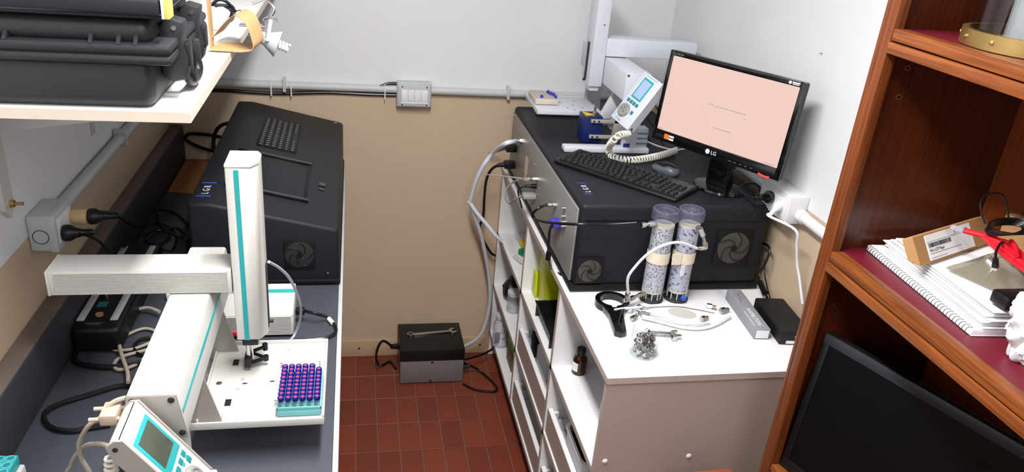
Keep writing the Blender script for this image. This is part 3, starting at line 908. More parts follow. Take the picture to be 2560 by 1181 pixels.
bm = B(); tube(bm, [Vector(p) + Vector((0, 0, 0.012)) for p in CABLE['cream_a']], 0.0045); solo('cable', bm, 'cream_cable', 'cream cable making the tallest arch left of the white sampler beam', 'cable', 'cream cables on the left bench')
bm = B(); tube(bm, CABLE['cream_b'], 0.0038); solo('cable', bm, 'cream_cable', 'cream cable lying in the rear loop left of the white sampler beam', 'cable', 'cream cables on the left bench')
bm = B(); tube(bm, CABLE['cream_c'], 0.0042); solo('cable', bm, 'cream_cable', 'cream cable lying in the front loop left of the white sampler beam', 'cable', 'cream cables on the left bench')

bm = B(); tube(bm, [(-0.515, -0.27, 0.9615), (-0.532, -0.33, 0.9615), (-0.528, -0.36, 0.9615), (-0.51, -0.39, 0.9615), (-0.505, -0.45, 0.9565)], 0.0018, n=6); solo('wire', bm, 'black_cable', 'thin black wire lying on the brown cardboard sheet', 'wire')
t = thing('white_plug', 'small white plug with cord behind the sampler beam', 'plug', (-0.485, -1.13, ZB))
bm = B(); box(bm, -0.497, -0.475, -1.15, -1.115, ZB + 0.001, ZB + 0.022, 0.003); part(t, 'body', bm, 'switch_white', True)
bm = B(); tube(bm, [(-0.486, -1.15, ZB + 0.012), (-0.478, -1.18, ZB + 0.01), (-0.462, -1.21, ZB + 0.008), (-0.455, -1.26, ZB + 0.007)], 0.004); part(t, 'cord', bm, 'cream_cable', True)

# ================================================================== AUTOSAMPLER ON THE LEFT BENCH
t = thing('autosampler', 'white autosampler robot with teal stripes on the left bench', 'autosampler', (-0.32, -1.7, ZB))
pal = t
bm = B(); prism(bm, [(-0.366, 1.166), (-0.362, 1.251), (-0.285, 1.251), (-0.274, 1.166)], 'y', -1.985, -1.432, 0.004); beam = part(t, 'beam', bm, 'pal_white', True)
bm = B()
for k in range(24):
    x = -0.357 + k * 0.0029
    box(bm, x, x + 0.0017, -1.975, -1.436, 1.2505, 1.2522)
part(beam, 'beam_ribs', bm, 'pal_white', True)
bm = B(); prism(bm, [(-0.366, 1.165), (-0.3625, 1.2515), (-0.2848, 1.2515), (-0.273, 1.165)], 'y', -1.990, -1.9855, 0.003); ep = part(beam, 'end_plate', bm, 'pal_grey', True)
for (x, z) in ((-0.352, 1.242), (-0.293, 1.242), (-0.281, 1.176)):
    bm = B(); lathe(bm, [(0.0055, 0), (0.0055, 0.001), (0.003, 0.0022)], (x, -1.990, z), 14, (0, -1, 0)); part(ep, 'screw', bm, 'rubber_grey', True)
# teal stripe on the beam's right flank
bm = B(); prism(bm, [(-0.2795, 1.207), (-0.2805, 1.2155), (-0.2795, 1.2155), (-0.2785, 1.207)], 'y', -1.98, -1.44); part(beam, 'stripe', bm, 'teal', True)
bm = B()
box(bm, -0.34, -0.30, -1.90, -1.86, ZB + 0.02, 1.168, 0.004)
part(t, 'post', bm, 'pal_white', True)
bm = B(); box(bm, -0.34, -0.30, -1.53, -1.49, ZB + 0.02, 1.168, 0.004); part(t, 'post', bm, 'pal_white', True)
for y in (-1.88, -1.51):
    bm = B(); box(bm, -0.40, -0.26, y - 0.03, y + 0.03, ZB + 0.0005, ZB + 0.022, 0.005); part(t, 'foot', bm, 'pal_white', True)
# cross arm
bm = B(); box(bm, -0.576, -0.2415, -1.651, -1.576, 1.2525, 1.304, 0.001); arm = part(t, 'cross_arm', bm, 'pal_white', True)
bm = B()
for k in range(15):
    z = 1.2565 + k * 0.00305
    box(bm, -0.566, -0.250, -1.6545, -1.6505, z, z + 0.0017)
part(arm, 'arm_ribs', bm, 'pal_white', True)
bm = B(); box(bm, -0.581, -0.5755, -1.655, -1.574, 1.2515, 1.3055, 0.003); part(arm, 'end_cap', bm, 'pal_white', True)
bm = B(); box(bm, -0.250, -0.2415, -1.657, -1.574, 1.2518, 1.3065, 0.002); part(arm, 'end_cap', bm, 'pal_white', True)
# tower
TP = [(-0.2395, -1.655), (-0.193, -1.655), (-0.1795, -1.632), (-0.1795, -1.588), (-0.187, -1.572), (-0.2395, -1.572)]
bm = B(); prism(bm, TP, 'z', 1.142, 1.522, 0.0015, 1); tw = part(t, 'tower', bm, 'pal_white', True)
bm = B(); prism(bm, [(x * 1.0 + (0.0007 if x > -0.2 else -0.0007), y + (0.0007 if y > -1.6 else -0.0007)) for x, y in TP], 'z', 1.5225, 1.5285, 0.001, 1); part(tw, 'top_cap', bm, 'pal_white', True)
bm = B(); box(bm, -0.2235, -0.2145, -1.6562, -1.6545, 1.142, 1.518); part(tw, 'stripe', bm, 'teal', True)
bm = B(); box(bm, -0.180, -0.1785, -1.622, -1.600, 1.150, 1.30, 0.0005); part(tw, 'slot', bm, 'rubber_grey', True)
bm = B(); cyl(bm, (-0.1785, -1.61, 1.16), (-0.170, -1.61, 1.16), 0.004, n=10); part(tw, 'knob', bm, 'black_plastic', True)
# needle and holder
bm = B(); box(bm, -0.232, -0.200, -1.64, -1.612, 1.118, 1.142, 0.002); nh = part(t, 'needle_holder', bm, 'black_plastic', True)
bm = B(); cyl(bm, (-0.2235, -1.622, 1.066), (-0.2235, -1.622, 1.12), 0.0045, n=14); cyl(bm, (-0.2155, -1.622, 1.075), (-0.2155, -1.622, 1.12), 0.0022, n=10); part(nh, 'needle_guide', bm, 'chrome', True)
bm = B()
tube(bm, [(-0.2255, -1.626, 1.062), (-0.19, -1.608, 1.066)], 0.0045, n=8, smooth=False)
tube(bm, [(-0.19, -1.608, 1.066), (-0.222, -1.598, 1.074)], 0.0035, n=8, smooth=False)
tube(bm, [(-0.224, -1.604, 1.078), (-0.193, -1.588, 1.082)], 0.004, n=8, smooth=False)
cyl(bm, (-0.193, -1.588, 1.074), (-0.193, -1.588, 1.089), 0.006, n=12)
cyl(bm, (-0.19, -1.608, 1.060), (-0.19, -1.608, 1.071), 0.006, n=12)
box(bm, -0.232, -0.218, -1.634, -1.60, 1.058, 1.082, 0.002)
part(nh, 'vial_gripper', bm, 'black_plastic', True)
# tray
bm = B(); box(bm, -0.300, -0.062, -1.803, -1.525, 1.043, 1.0475, 0.001); tr = part(t, 'tray', bm, 'pal_white', True)
for (a, b, c, d) in ((-0.302, -0.298, -1.803, -1.56), (-0.064, -0.060, -1.806, -1.522), (-0.27, -0.060, -1.525, -1.521), (-0.318, -0.060, -1.807, -1.803)):
    bm = B(); box(bm, a, b, c, d, 1.034, 1.056 if c != -1.807 else 1.050, 0.001); part(tr, 'rim', bm, 'pal_white', True)
for (x, y) in ((-0.255, -1.596), (-0.252, -1.740)):
    bm = B(); box(bm, x - 0.006, x + 0.006, y - 0.011, y + 0.011, 1.0472, 1.0480); part(tr, 'cutout', bm, 'hole_dark', True)
bm = B(); lathe(bm, [(0.006, 0), (0.006, 0.001), (0.003, 0.0018)], (-0.279, -1.672, 1.0475), 14); part(tr, 'screw', bm, 'steel', True)
for (x, y) in ((-0.227, -1.676), (-0.172, -1.672)):
    bm = B(); lathe(bm, [(0.006, 0), (0.005, 0.001)], (x, y, 1.0475), 12); xf(bm, Matrix.Translation((x, y, 0)) @ Matrix.Diagonal((1, 0.35, 1, 1)) @ Matrix.Translation((-x, -y, 0))); part(tr, 'slot_mark', bm, 'rubber_grey', True)
bm = B()
for (x, y) in ((-0.236, -1.66), (-0.2415, -1.695), (-0.262, -1.785), (-0.238, -1.555), (-0.150, -1.552)):
    for e in (0, 0.004):
        box(bm, x + e, x + e + 0.0012, y - 0.005, y + 0.005, 1.0474, 1.0479)
part(tr, 'position_marks', bm, 'ink_grey', True)
lettering(tr, 'Tray 1B', 0.007, basis((-0.156, -1.625, 1.0478), (0, 1, 0), (-1, 0, 0)), 'ink')
lettering(tr, 'Tray 1A', 0.007, basis((-0.074, -1.625, 1.0478), (0, 1, 0), (-1, 0, 0)), 'ink')
lettering(tr, 'Tray 2B', 0.007, basis((-0.157, -1.76, 1.0478), (0, 1, 0), (-1, 0, 0)), 'ink')
for (ya, yb) in ((-1.800, -1.796), (-1.552, -1.548)):
    bm = B(); prism(bm, [(-0.285, 1.20), (-0.278, 1.048), (-0.232 - 0.03, 1.048), (-0.232 - 0.03, 1.060), (-0.279, 1.12)], 'y', ya - 0.0005, yb + 0.0005)
    bm.free()
    bm = B(); prism(bm, [(-0.33, 1.168), (-0.33, 1.03), (-0.255, 1.03), (-0.255, 1.048), (-0.285, 1.168)], 'y', ya, yb); part(t, 'bracket', bm, 'pal_grey', True)
bm = B(); box(bm, -0.30, -0.262, -1.796, -1.76, 1.030, 1.043, 0.001); part(tr, 'under_block', bm, 'pal_grey', True)
for y in (-1.54, -1.525):
    bm = B(); box(bm, -0.34, -0.26, y - 0.005, y + 0.005, 1.02, 1.034, 0.001); part(tr, 'rear_rail', bm, 'pal_grey', True)

# clear tube from tower
bm = B(); tube(bm, CABLE['clear_left'], 0.0032); solo('clear_tube', bm, 'tube_grey', 'thin clear tube arching from the sampler tower to the bench', 'tube')

# vial rack and vials
bm = B()
box(bm, -0.152, -0.0655, -1.797, -1.672, 1.0485, 1.066, 0.004)
rk = thing('vial_rack', 'teal vial rack full of blue-capped vials on the sampler tray', 'vial rack', (-0.109, -1.735, 1.0485))
part(rk, 'rack_body', bm, 'rack_teal', True)
for (a, b, c, d) in ((-0.152, -0.149, -1.797, -1.672), (-0.0685, -0.0655, -1.797, -1.672), (-0.152, -0.0655, -1.797, -1.794), (-0.152, -0.0655, -1.675, -1.672)):
    bm = B(); box(bm, a, b, c, d, 1.065, 1.0715, 0.001); part(rk, 'rack_rim', bm, 'rack_teal', True)


def make_vial():
    v = thing('sample_vial', 'glass sample vial with blue cap and pink septum in the teal rack', 'vial', (0, 0, 0), group='blue-capped vials in the teal rack')
    bm = B(); lathe(bm, [(0.0052, 0), (0.0056, 0.001), (0.0056, 0.016), (0.0042, 0.019)], n=14); part(v, 'glass', bm, 'vial_glass')
    bm = B(); lathe(bm, [(0.0058, 0.0160), (0.0064, 0.0167), (0.0064, 0.0240), (0.0056, 0.0250), (0.0036, 0.0250), (0.0034, 0.0243)], n=16); cp = part(v, 'cap', bm, 'blue_cap')
    bm = B(); lathe(bm, [(0.0036, 0.0237), (0.0034, 0.0247), (0.0005, 0.0249)], n=12); part(cp, 'septum', bm, 'red_septum')
    return v


v0 = make_vial()
first = True
for c in range(6):
    for r in range(9):
        if c == 5 and r == 8:
            continue
        v = v0 if first else copy_tree(v0)
        first = False
        v.location = (-0.1435 + c * 0.0139, -1.788 + r * 0.0137, 1.0662)
        v['label'] = 'blue-capped vial in the %s row and %s column of the teal rack' % (('front', 'second', 'third', 'fourth', 'middle', 'fourth-last', 'third-last', 'second-last', 'rearmost')[r], ('leftmost', 'second', 'third', 'fourth', 'fifth', 'rightmost')[c])
# empty teal rack, front left
t = thing('vial_rack', 'empty teal vial rack at the front left corner of the bench', 'vial rack', (-0.60, -1.86, ZB))
bm = B(); box(bm, -0.650, -0.592, -1.975, -1.850, ZB + 0.0005, 1.012, 0.004); part(t, 'base_box', bm, 'pal_white', True)
bm = B(); box(bm, -0.653, -0.598, -1.98, -1.853, 1.0125, 1.036, 0.003); rb = part(t, 'rack_body', bm, 'teal', True)
for i in range(3):
    for j in range(7):
        bm = B(); x, y = -0.6435 + i * 0.0178, -1.863 - j * 0.0178
        lathe(bm, [(0.0072, 0.0), (0.0072, 0.0006)], (x, y, 1.0358), 18); part(rb, 'well', bm, 'teal_dark', True)
        bm = B(); torus(bm, (x, y, 1.0364), 0.0074, 0.0008, n=18, m=5); part(rb, 'well_rim', bm, 'rack_teal', True)

# white supply box behind the tray
t = thing('supply_box', 'white ribbed supply box with teal stripe behind the sampler tower', 'supply box', (-0.245, -1.28, ZB))
bm = B(); prism(bm, [(-1.345, ZB + 0.006), (-1.345, 1.018), (-1.225, 1.044), (-1.215, ZB + 0.006)], 'x', -0.335, -0.152, 0.003); part(t, 'body', bm, 'pal_white', True)
bm = B()
for k in range(14):
    z = 0.962 + k * 0.0039
    box(bm, -0.330, -0.157, -1.3485, -1.3445, z, z + 0.0019)
part(t, 'front_ribs', bm, 'pal_white', True)
bm = B(); prism(bm, [(-1.262, 1.0364), (-1.262, 1.0374), (-1.250, 1.04), (-1.250, 1.039)], 'x', -0.333, -0.154); part(t, 'stripe', bm, 'teal', True)
bm = B(); box(bm, -0.305, -0.285, -1.354, -1.345, 0.963, 0.975, 0.002); part(t, 'power_switch', bm, 'red_button', True)
for x in (-0.31, -0.18):
    bm = B(); cyl(bm, (x, -1.32, ZB + 0.0005), (x, -1.32, ZB + 0.007), 0.008, n=12); part(t, 'foot', bm, 'rubber_grey', True)
t = thing('power_cable', 'black power cable with white tag plugged into the white supply box', 'cable', (-0.12, -1.27, ZB))
bm = B(); box(bm, -0.1515, -0.128, -1.283, -1.262, 0.978, 0.994, 0.004); part(t, 'plug', bm, 'black_plastic', True)
bm = B(); tube(bm, [(-0.13, -1.272, 0.986)] + CABLE['wbox'][1:], 0.0042); part(t, 'cord', bm, 'black_cable', True)
p0, p1 = Vector(CABLE['wbox'][2]), Vector(CABLE['wbox'][3]); p2 = p0.lerp(p1, 0.1); p3 = p0.lerp(p1, 0.7)
bm = B(); cyl(bm, p2, p3, 0.0056, n=10); part(t, 'tag', bm, 'paper', True)

# ================================================================== LEFT HANDSET
HD = Vector((0.56, 0, -0.828)).normalized(); HN = Vector((0.828, 0, 0.56)).normalized()
H0 = Vector((-0.339, -2.102, 1.252))
t = thing('handset', 'white sampler handset with green LCD and teal frame at the front of the beam', 'handset', (-0.31, -2.05, 1.10))
a = Vector((-0.339, 1.252)); 
bm = B(); prism(bm, [(-0.339, 1.252), (-0.238, 1.1025), (-0.264, 1.088), (-0.352, 1.216), (-0.361, 1.241), (-0.349, 1.252)], 'y', -2.0985, -2.0035, 0.0015, 1); part(t, 'body', bm, 'pal_white', True)
bm = B()
for k in range(5):
    z = Vector((-0.3395 - 0.0022 * k, 0, 1.2524 - 0.0004 * k))
    box(bm, z.x - 0.0008, z.x + 0.0008, -2.098, -2.004, z.z - 0.001, z.z + 0.0004)
part(t, 'top_ribs', bm, 'pal_white', True)
for (ya, yb) in ((-2.102, -2.0985), (-2.0035, -2.000)):
    bm = B(); prism(bm, [(-0.337, 1.2535), (-0.2365, 1.1045), (-0.266, 1.084), (-0.354, 1.215), (-0.363, 1.241), (-0.350, 1.2535)], 'y', ya, yb, 0.001, 1); part(t, 'side_plate', bm, 'pal_grey', True)
bm = B(); cyl(bm, (-0.349, -2.101, 1.238), (-0.349, -2.1035, 1.238), 0.004, n=12); part(t, 'screw', bm, 'rubber_grey', True)


def HB(bm, u0, u1, v0, v1, h0, h1, bev=0.0, O=None, D=None, N=None):
    b2 = B(); box(b2, u0, u1, v0, v1, h0, h1, bev)
    O = H0 if O is None else O; D = HD if D is None else D
    xf(b2, basis(O, D, (0, 1, 0)))
    me = bpy.data.meshes.new('x'); b2.to_mesh(me); b2.free(); bm.from_mesh(me); bpy.data.meshes.remove(me)


bm = B(); HB(bm, 0.020, 0.102, 0.012, 0.088, 0.0, 0.0010, 0.0004); part(t, 'teal_frame', bm, 'teal', True)
bm = B(); HB(bm, 0.028, 0.088, 0.020, 0.080, 0.0008, 0.0018, 0.0003); part(t, 'display', bm, 'lcd_green', True)
for k in range(4):
    v = 0.014 + k * 0.0195
    bm = B(); HB(bm, 0.108, 0.117, v, v + 0.012, 0.0, 0.0014, 0.0004); part(t, 'button', bm, 'teal_dark', True)
    bm = B(); HB(bm, 0.118, 0.123, v + 0.002, v + 0.010, 0.0, 0.0008, 0.0002); part(t, 'button_label', bm, 'teal', True)
bm = B(); HB(bm, 0.122, 0.132, 0.072, 0.084, 0.0, 0.0014, 0.0004); part(t, 'button', bm, 'teal_dark', True)
Mh = basis(H0 + HD * 0.150 + Vector((0, 0.050, 0)), HD, (0, 1, 0))
bm = B(); lathe(bm, [(0.024, 0), (0.024, 0.004), (0.020, 0.008), (0.016, 0.0085), (0.014, 0.006), (0.001, 0.006)], n=28); xf(bm, Mh); part(t, 'dial', bm, 'pal_handset_grey', True)
bm = B(); lathe(bm, [(0.005, 0.006), (0.005, 0.009), (0.003, 0.011), (0.0005, 0.0115)], (0.012, 0.004, 0), n=14); xf(bm, Mh); part(t, 'dial_grip', bm, 'chrome', True)
# connectors and cords
t = thing('serial_connector', 'beige serial connector plugged into the back of the left handset', 'connector', (-0.385, -1.99, 1.21))
bm = B(); box(bm, -0.398, -0.372, -2.012, -1.972, 1.212, 1.232, 0.003); part(t, 'shell', bm, 'beige_plug', True)
for y in (-2.006, -1.978):
    bm = B(); cyl(bm, (-0.414, y, 1.222), (-0.368, y, 1.222), 0.0035, n=10); part(t, 'thumbscrew', bm, 'beige_plug', True)
bm = B(); tube(bm, CABLE['hand1_a'], 0.0038); part(t, 'cord', bm, 'cream_cable', True)
bm = B(); tube(bm, CABLE['hand1_b'] + [(-0.45, -1.92, ZB + 0.006)], 0.004); solo('cable', bm, 'cream_cable', 'cream cable dropping from below the left handset to the bench', 'cable')
bm = B(); tube(bm, CABLE['hand1_c'], 0.0042); solo('cable', bm, 'cream_cable', 'short cream cable from the beam end to the serial connector', 'cable')


def coil(bm, path, R, r, turns, n=8):
    pts = cat(path, 10)
    L = [0.0]
    for a_, b_ in zip(pts, pts[1:]):
        L.append(L[-1] + (b_ - a_).length)
    out = []
    N = turns * 10
    u = None
    for i in range(N + 1):
        s = L[-1] * i / N
        k = max(j for j in range(len(L)) if L[j] <= s + 1e-12)
        k = min(k, len(pts) - 2)
        f = (s - L[k]) / max(1e-9, L[k + 1] - L[k])
        p = pts[k].lerp(pts[k + 1], f)
        d = (pts[k + 1] - pts[k]).normalized()
        if u is None:
            u, w = frame_of(d)
        else:
            u = (u - d * u.dot(d)).normalized(); w = d.cross(u)
        a = 2 * math.pi * i / 10
        out.append(p + (u * math.cos(a) + w * math.sin(a)) * R)
    return tube(bm, out, r, n=6, smooth=False)


bm = B(); coil(bm, [(-0.372, -2.055, 1.19), (-0.376, -2.055, 1.15), (-0.37, -2.06, 1.08), (-0.35, -2.06, 1.02), (-0.33, -2.06, 0.975)], 0.0085, 0.003, 22)
solo('coiled_cord', bm, 'coil_cream', 'cream coiled cord hanging behind the left handset', 'cord')

# ================================================================== LEFT WALL SHELF AND WHAT IS ON IT
ZS = 1.667
t = thing('wall_shelf', 'long white board shelf on the left wall above the bench', 'shelf', (-0.48, -0.9, 1.65))
bm = B(); box(bm, XL + 0.001, -0.266, -1.790, -0.004, 1.650, ZS, 0.0005); part(t, 'board', bm, 'shelf_white', True)
bm = B(); box(bm, XL + 0.001, -0.263, -1.793, -1.7902, 1.6498, ZS + 0.0002); part(t, 'front_edging', bm, 'shelf_cream', True)
bm = B(); box(bm, -0.2658, -0.263, -1.7902, -0.004, 1.6498, ZS + 0.0002); part(t, 'side_edging', bm, 'shelf_cream', True)
for y in (-1.48, -0.45):
    bm = B(); prism(bm, [(XL + 0.0005, 1.527), (-0.32, 1.582), (-0.30, 1.6495), (XL + 0.0005, 1.6495)], 'y', y - 0.012, y + 0.012); br = part(t, 'bracket', bm, 'pal_white', True)
    bm = B(); prism(bm, [(y - 0.022, 1.56), (y - 0.022, 1.365), (y, 1.342), (y + 0.022, 1.365), (y + 0.022, 1.56)], 'x', XL + 0.0005, XL + 0.010); part(br, 'wall_leg', bm, 'pal_white', True)
    bm = B(); hexnut(bm, (XL + 0.009, y + 0.004, 1.372), (XL + 0.018, y + 0.004, 1.372), 0.008); cyl(bm, (XL + 0.01, y + 0.004, 1.372), (XL + 0.034, y + 0.004, 1.372), 0.0035, n=10); part(br, 'bolt', bm, 'brass', True)
bm = B(); box(bm, XL + 0.0005, XL + 0.002, -0.905, -0.872, 1.335, 1.40); solo('tape_strip', bm, 'switch_grey', 'strip of grey tape on the left wall under the shelf', 'tape')

# black hard case
t = thing('hard_case', 'rugged black hard case with latches on the white wall shelf', 'case', (-0.50, -1.63, ZS))
bm = B(); box(bm, -0.690, -0.316, -1.784, -1.47, ZS + 0.0005, 1.752, 0.022, 4); part(t, 'lower_shell', bm, 'case_plastic', True)
bm = B(); box(bm, -0.694, -0.284, -1.794, -1.455, 1.742, 1.7575, 0.006, 2); part(t, 'lower_rim', bm, 'case_plastic', True)
bm = B(); box(bm, -0.690, -0.289, -1.789, -1.46, 1.757, 1.759); part(t, 'seal', bm, 'hole_dark', True)
bm = B(); box(bm, -0.694, -0.284, -1.794, -1.455, 1.7585, 1.775, 0.006, 2); part(t, 'lid_rim', bm, 'case_plastic', True)
bm = B(); box(bm, -0.690, -0.312, -1.780, -1.47, 1.768, 1.812, 0.020, 4); part(t, 'lid', bm, 'case_plastic', True)
for x in (-0.52, -0.40, -0.36, -0.335):
    bm = B(); prism(bm, [(-1.793, 1.774), (-1.776, 1.774), (-1.776, 1.790)], 'x', x - 0.003, x + 0.003); part(t, 'rib', bm, 'case_plastic', True)
for y in (-1.705, -1.55):
    bm = B(); prism(bm, [(-0.300, 1.700), (-0.278, 1.705), (-0.272, 1.735), (-0.280, 1.775), (-0.276, 1.80), (-0.300, 1.806), (-0.315, 1.79), (-0.315, 1.71)], 'y', y - 0.020, y + 0.020, 0.003, 2); lt = part(t, 'latch', bm, 'case_plastic', True)
    bm = B(); cyl(bm, (-0.29, y - 0.022, 1.79), (-0.29, y + 0.022, 1.79), 0.004, n=10); part(lt, 'hinge_pin', bm, 'steel', True)
    bm = B(); box(bm, -0.282, -0.270, y - 0.016, y + 0.016, 1.725, 1.765, 0.003); part(lt, 'latch_lever', bm, 'black_plastic', True)
for y in (-1.665, -1.590):
    bm = B(); box(bm, -0.322, -0.276, y - 0.008, y + 0.008, 1.690, 1.748, 0.004); part(t, 'handle_mount', bm, 'case_plastic', True)
bm = B(); tube(bm, [(-0.292, -1.665, 1.728), (-0.284, -1.665, 1.70), (-0.284, -1.65, 1.686), (-0.284, -1.605, 1.686), (-0.284, -1.59, 1.70), (-0.292, -1.59, 1.728)], 0.0105, n=12); part(t, 'handle', bm, 'black_plastic', True)
# flat black unit on the case
t = thing('flat_case', 'flat dark case lying on top of the black hard case', 'case', (-0.50, -1.64, 1.8125))
bm = B(); box(bm, -0.69, -0.296, -1.79, -1.50, 1.8135, 1.842, 0.004); part(t, 'shell', bm, 'instrument_black', True)
bm = B(); box(bm, -0.69, -0.294, -1.792, -1.50, 1.8195, 1.8225, 0.001); part(t, 'seam', bm, 'black_gloss', True)
bm = B(); box(bm, -0.2935, -0.289, -1.785, -1.75, 1.814, 1.85, 0.0005); o = solo('sticky_note', bm, 'paper', 'white and yellow note sticking out beside the flat dark case', 'note')
bm = B(); box(bm, -0.2888, -0.2825, -1.785, -1.75, 1.814, 1.85, 0.0005); part(o, 'yellow_leaf', bm, 'masking_yellow', True)
bm = B(); prism(bm, [(-0.3155, 1.6675), (-0.3075, 1.6675), (-0.309, 1.83), (-0.321, 1.83)], 'y', -1.30, -1.26); t = solo('taped_board', bm, 'paper', 'narrow white board standing behind the hard case, edged with brown tape', 'board')
bm = B(); box(bm, -0.3085, -0.3055, -1.302, -1.262, ZS + 0.001, 1.82); part(t, 'tape_edge', bm, 'kraft_tape', True)
bm = B(); ribbon(bm, [(-0.300, -1.24, 1.690), (-0.275, -1.22, 1.720), (-0.250, -1.23, 1.738), (-0.225, -1.26, 1.728), (-0.213, -1.27, 1.70), (-0.211, -1.275, 1.677), (-0.232, -1.278, 1.670), (-0.27, -1.28, 1.6705), (-0.303, -1.28, 1.671)], (0.012, 0.095, 0.0), 0.0012)
solo('tape_loop', bm, 'kraft_tape', 'loop of brown packing tape hanging over the shelf edge', 'tape')


def crumple(c, r, seed, amp=0.35, flat=1.0, sub=3):
    rng = random.Random(seed)
    bm = B()
    bmesh.ops.create_icosphere(bm, subdivisions=sub, radius=1.0)
    dirs = [(Vector((rng.uniform(-1, 1), rng.uniform(-1, 1), rng.uniform(-1, 1))).normalized(), rng.uniform(-1, 1)) for _ in range(26)]
    for v in bm.verts:
        n = v.co.normalized()
        f = 1.0
        for d, a in dirs:
            k = n.dot(d)
            if k > 0.55:
                f += amp * a * (k - 0.55) / 0.45
        q_ = Vector((n.x * r[0], n.y * r[1], n.z * r[2])) * 45.0 + Vector((seed, seed * 2, 0))
        f += amp * 1.3 * (abs(noise.noise(q_)) - 0.25) + amp * 0.7 * (abs(noise.noise(q_ * 2.3)) - 0.25)
        v.co = Vector(c) + Vector((n.x * r[0], n.y * r[1], n.z * r[2])) * max(0.45, f)
        v.co.z = max(v.co.z, c[2] - r[2] * 0.85)
    return bm


bm = crumple((-0.335, -1.06, 1.69), (0.028, 0.03, 0.026), 3); solo('plastic_bag', bm, 'crumple', 'small crumpled clear plastic bag on the wall shelf', 'plastic bag', smooth=20)
t = thing('power_adapter', 'black power adapter with a thin wire on the wall shelf', 'adapter', (-0.335, -0.93, ZS))
bm = B(); box(bm, -0.375, -0.305, -0.97, -0.90, ZS + 0.0005, 1.705, 0.012, 3); part(t, 'body', bm, 'black_plastic', True)
bm = B(); tube(bm, [(-0.305, -0.94, 1.69), (-0.29, -0.94, 1.695), (-0.275, -0.95, 1.688), (-0.262, -0.955, 1.684)], 0.0013, n=6); part(t, 'wire', bm, 'black_cable', True)
bm = B(); tube(bm, [(-0.36, -0.95, 1.703), (-0.34, -0.95, 1.72), (-0.32, -0.945, 1.715), (-0.30, -0.94, 1.69)], 0.004, n=8); part(t, 'cord', bm, 'black_cable', True)
# clip lamp with spiral bulb
t = thing('clip_lamp', 'grey clip lamp with a white spiral bulb clamped to the shelf end', 'lamp', (-0.23, -1.0, 1.63))
ax = Vector((0.93, 0.0, -0.36)).normalized()
bm = B(); lathe(bm, [(0.013, -0.030), (0.015, -0.028), (0.016, -0.004), (0.020, 0.004), (0.034, 0.030), (0.036, 0.032), (0.0345, 0.032), (0.018, 0.004), (0.004, 0.0)], (-0.222, -1.0, 1.636), 28, ax, cap=False); part(t, 'shade', bm, 'lamp_grey', True)
bm = B()
pts = []
for i in range(60):
    a = i * 2 * math.pi / 14
    u, w = frame_of(ax)
    pts.append(Vector((-0.222, -1.0, 1.636)) + ax * (0.024 + i * 0.0006) + (u * math.cos(a) + w * math.sin(a)) * 0.0095)
tube(bm, pts, 0.0034, n=8, smooth=False)
cyl(bm, Vector((-0.222, -1.0, 1.636)) + ax * 0.0, Vector((-0.222, -1.0, 1.636)) + ax * 0.025, 0.011, n=16)
part(t, 'spiral_bulb', bm, 'cfl', True)
bm = B(); prism(bm, [(-0.220, 1.640), (-0.211, 1.637), (-0.200, 1.690), (-0.209, 1.692)], 'y', -1.033, -1.030, 0.0008, 1); cyl(bm, (-0.216, -1.035, 1.642), (-0.216, -1.027, 1.642), 0.004, n=10); part(t, 'yoke', bm, 'lamp_grey', True)
for z in (1.6685, 1.6435):
    bm = B(); box(bm, -0.285, -0.222, -1.015, -0.985, z, z + 0.003, 0.001); part(t, 'clamp_jaw', bm, 'chrome', True)
bm = B()
tube(bm, [(-0.225, -1.0, 1.672), (-0.222, -1.02, 1.69), (-0.205, -1.03, 1.697), (-0.188, -1.03, 1.69)], 0.0028, n=8)
part(t, 'clamp_spring', bm, 'chrome', True)
bm = B(); tube(bm, [(-0.205, -1.03, 1.697), (-0.195, -1.03, 1.715), (-0.205, -1.02, 1.73), (-0.225, -1.0, 1.733), (-0.25, -0.99, 1.722), (-0.262, -0.99, 1.725)], 0.0028, n=8)
part(t, 'clamp_spring', bm, 'chrome', True)

# ================================================================== FLOOR PUMP BOX
t = thing('pump_box', 'black and grey vacuum pump box on the tiled floor', 'pump', (0.336, -0.13, 0))
bm = B(); box(bm, 0.199, 0.471, -0.236, -0.020, 0.012, 0.118, 0.003); part(t, 'lower_case', bm, 'grey_cable', True)
bm = B(); box(bm, 0.196, 0.474, -0.243, -0.238, 0.006, 0.118, 0.001); part(t, 'front_plate', bm, 'pump_plate', True)
bm = B(); box(bm, 0.194, 0.477, -0.2445, -0.018, 0.118, 0.176, 0.004); part(t, 'cover', bm, 'black_plastic', True)
for (x, z) in ((0.335, 0.111), (0.330, 0.014)):
    bm = B(); box(bm, x - 0.005, x + 0.005, -0.2445, -0.2425, z - 0.004, z + 0.004); part(t, 'notch', bm, 'hole_dark', True)
for (x, z) in ((0.204, 0.110), (0.466, 0.110), (0.204, 0.016), (0.466, 0.016), (0.29, 0.110), (0.385, 0.110)):
    bm = B(); cyl(bm, (x, -0.2428, z), (x, -0.2445, z), 0.0028, n=8); part(t, 'screw', bm, 'chrome', True)
bm = B(); cyl(bm, (0.471, -0.20, 0.058), (0.507, -0.20, 0.058), 0.012, n=16); part(t, 'outlet_port', bm, 'rubber_grey', True)
for x in (0.22, 0.45):
    for y in (-0.21, -0.05):
        bm = B(); cyl(bm, (x, y, 0.0005), (x, y, 0.013), 0.010, n=12); part(t, 'foot', bm, 'rubber_grey', True)
t = thing('power_cable', 'black power cable looping from the left side of the pump box', 'cable', (0.15, -0.2, 0.0))
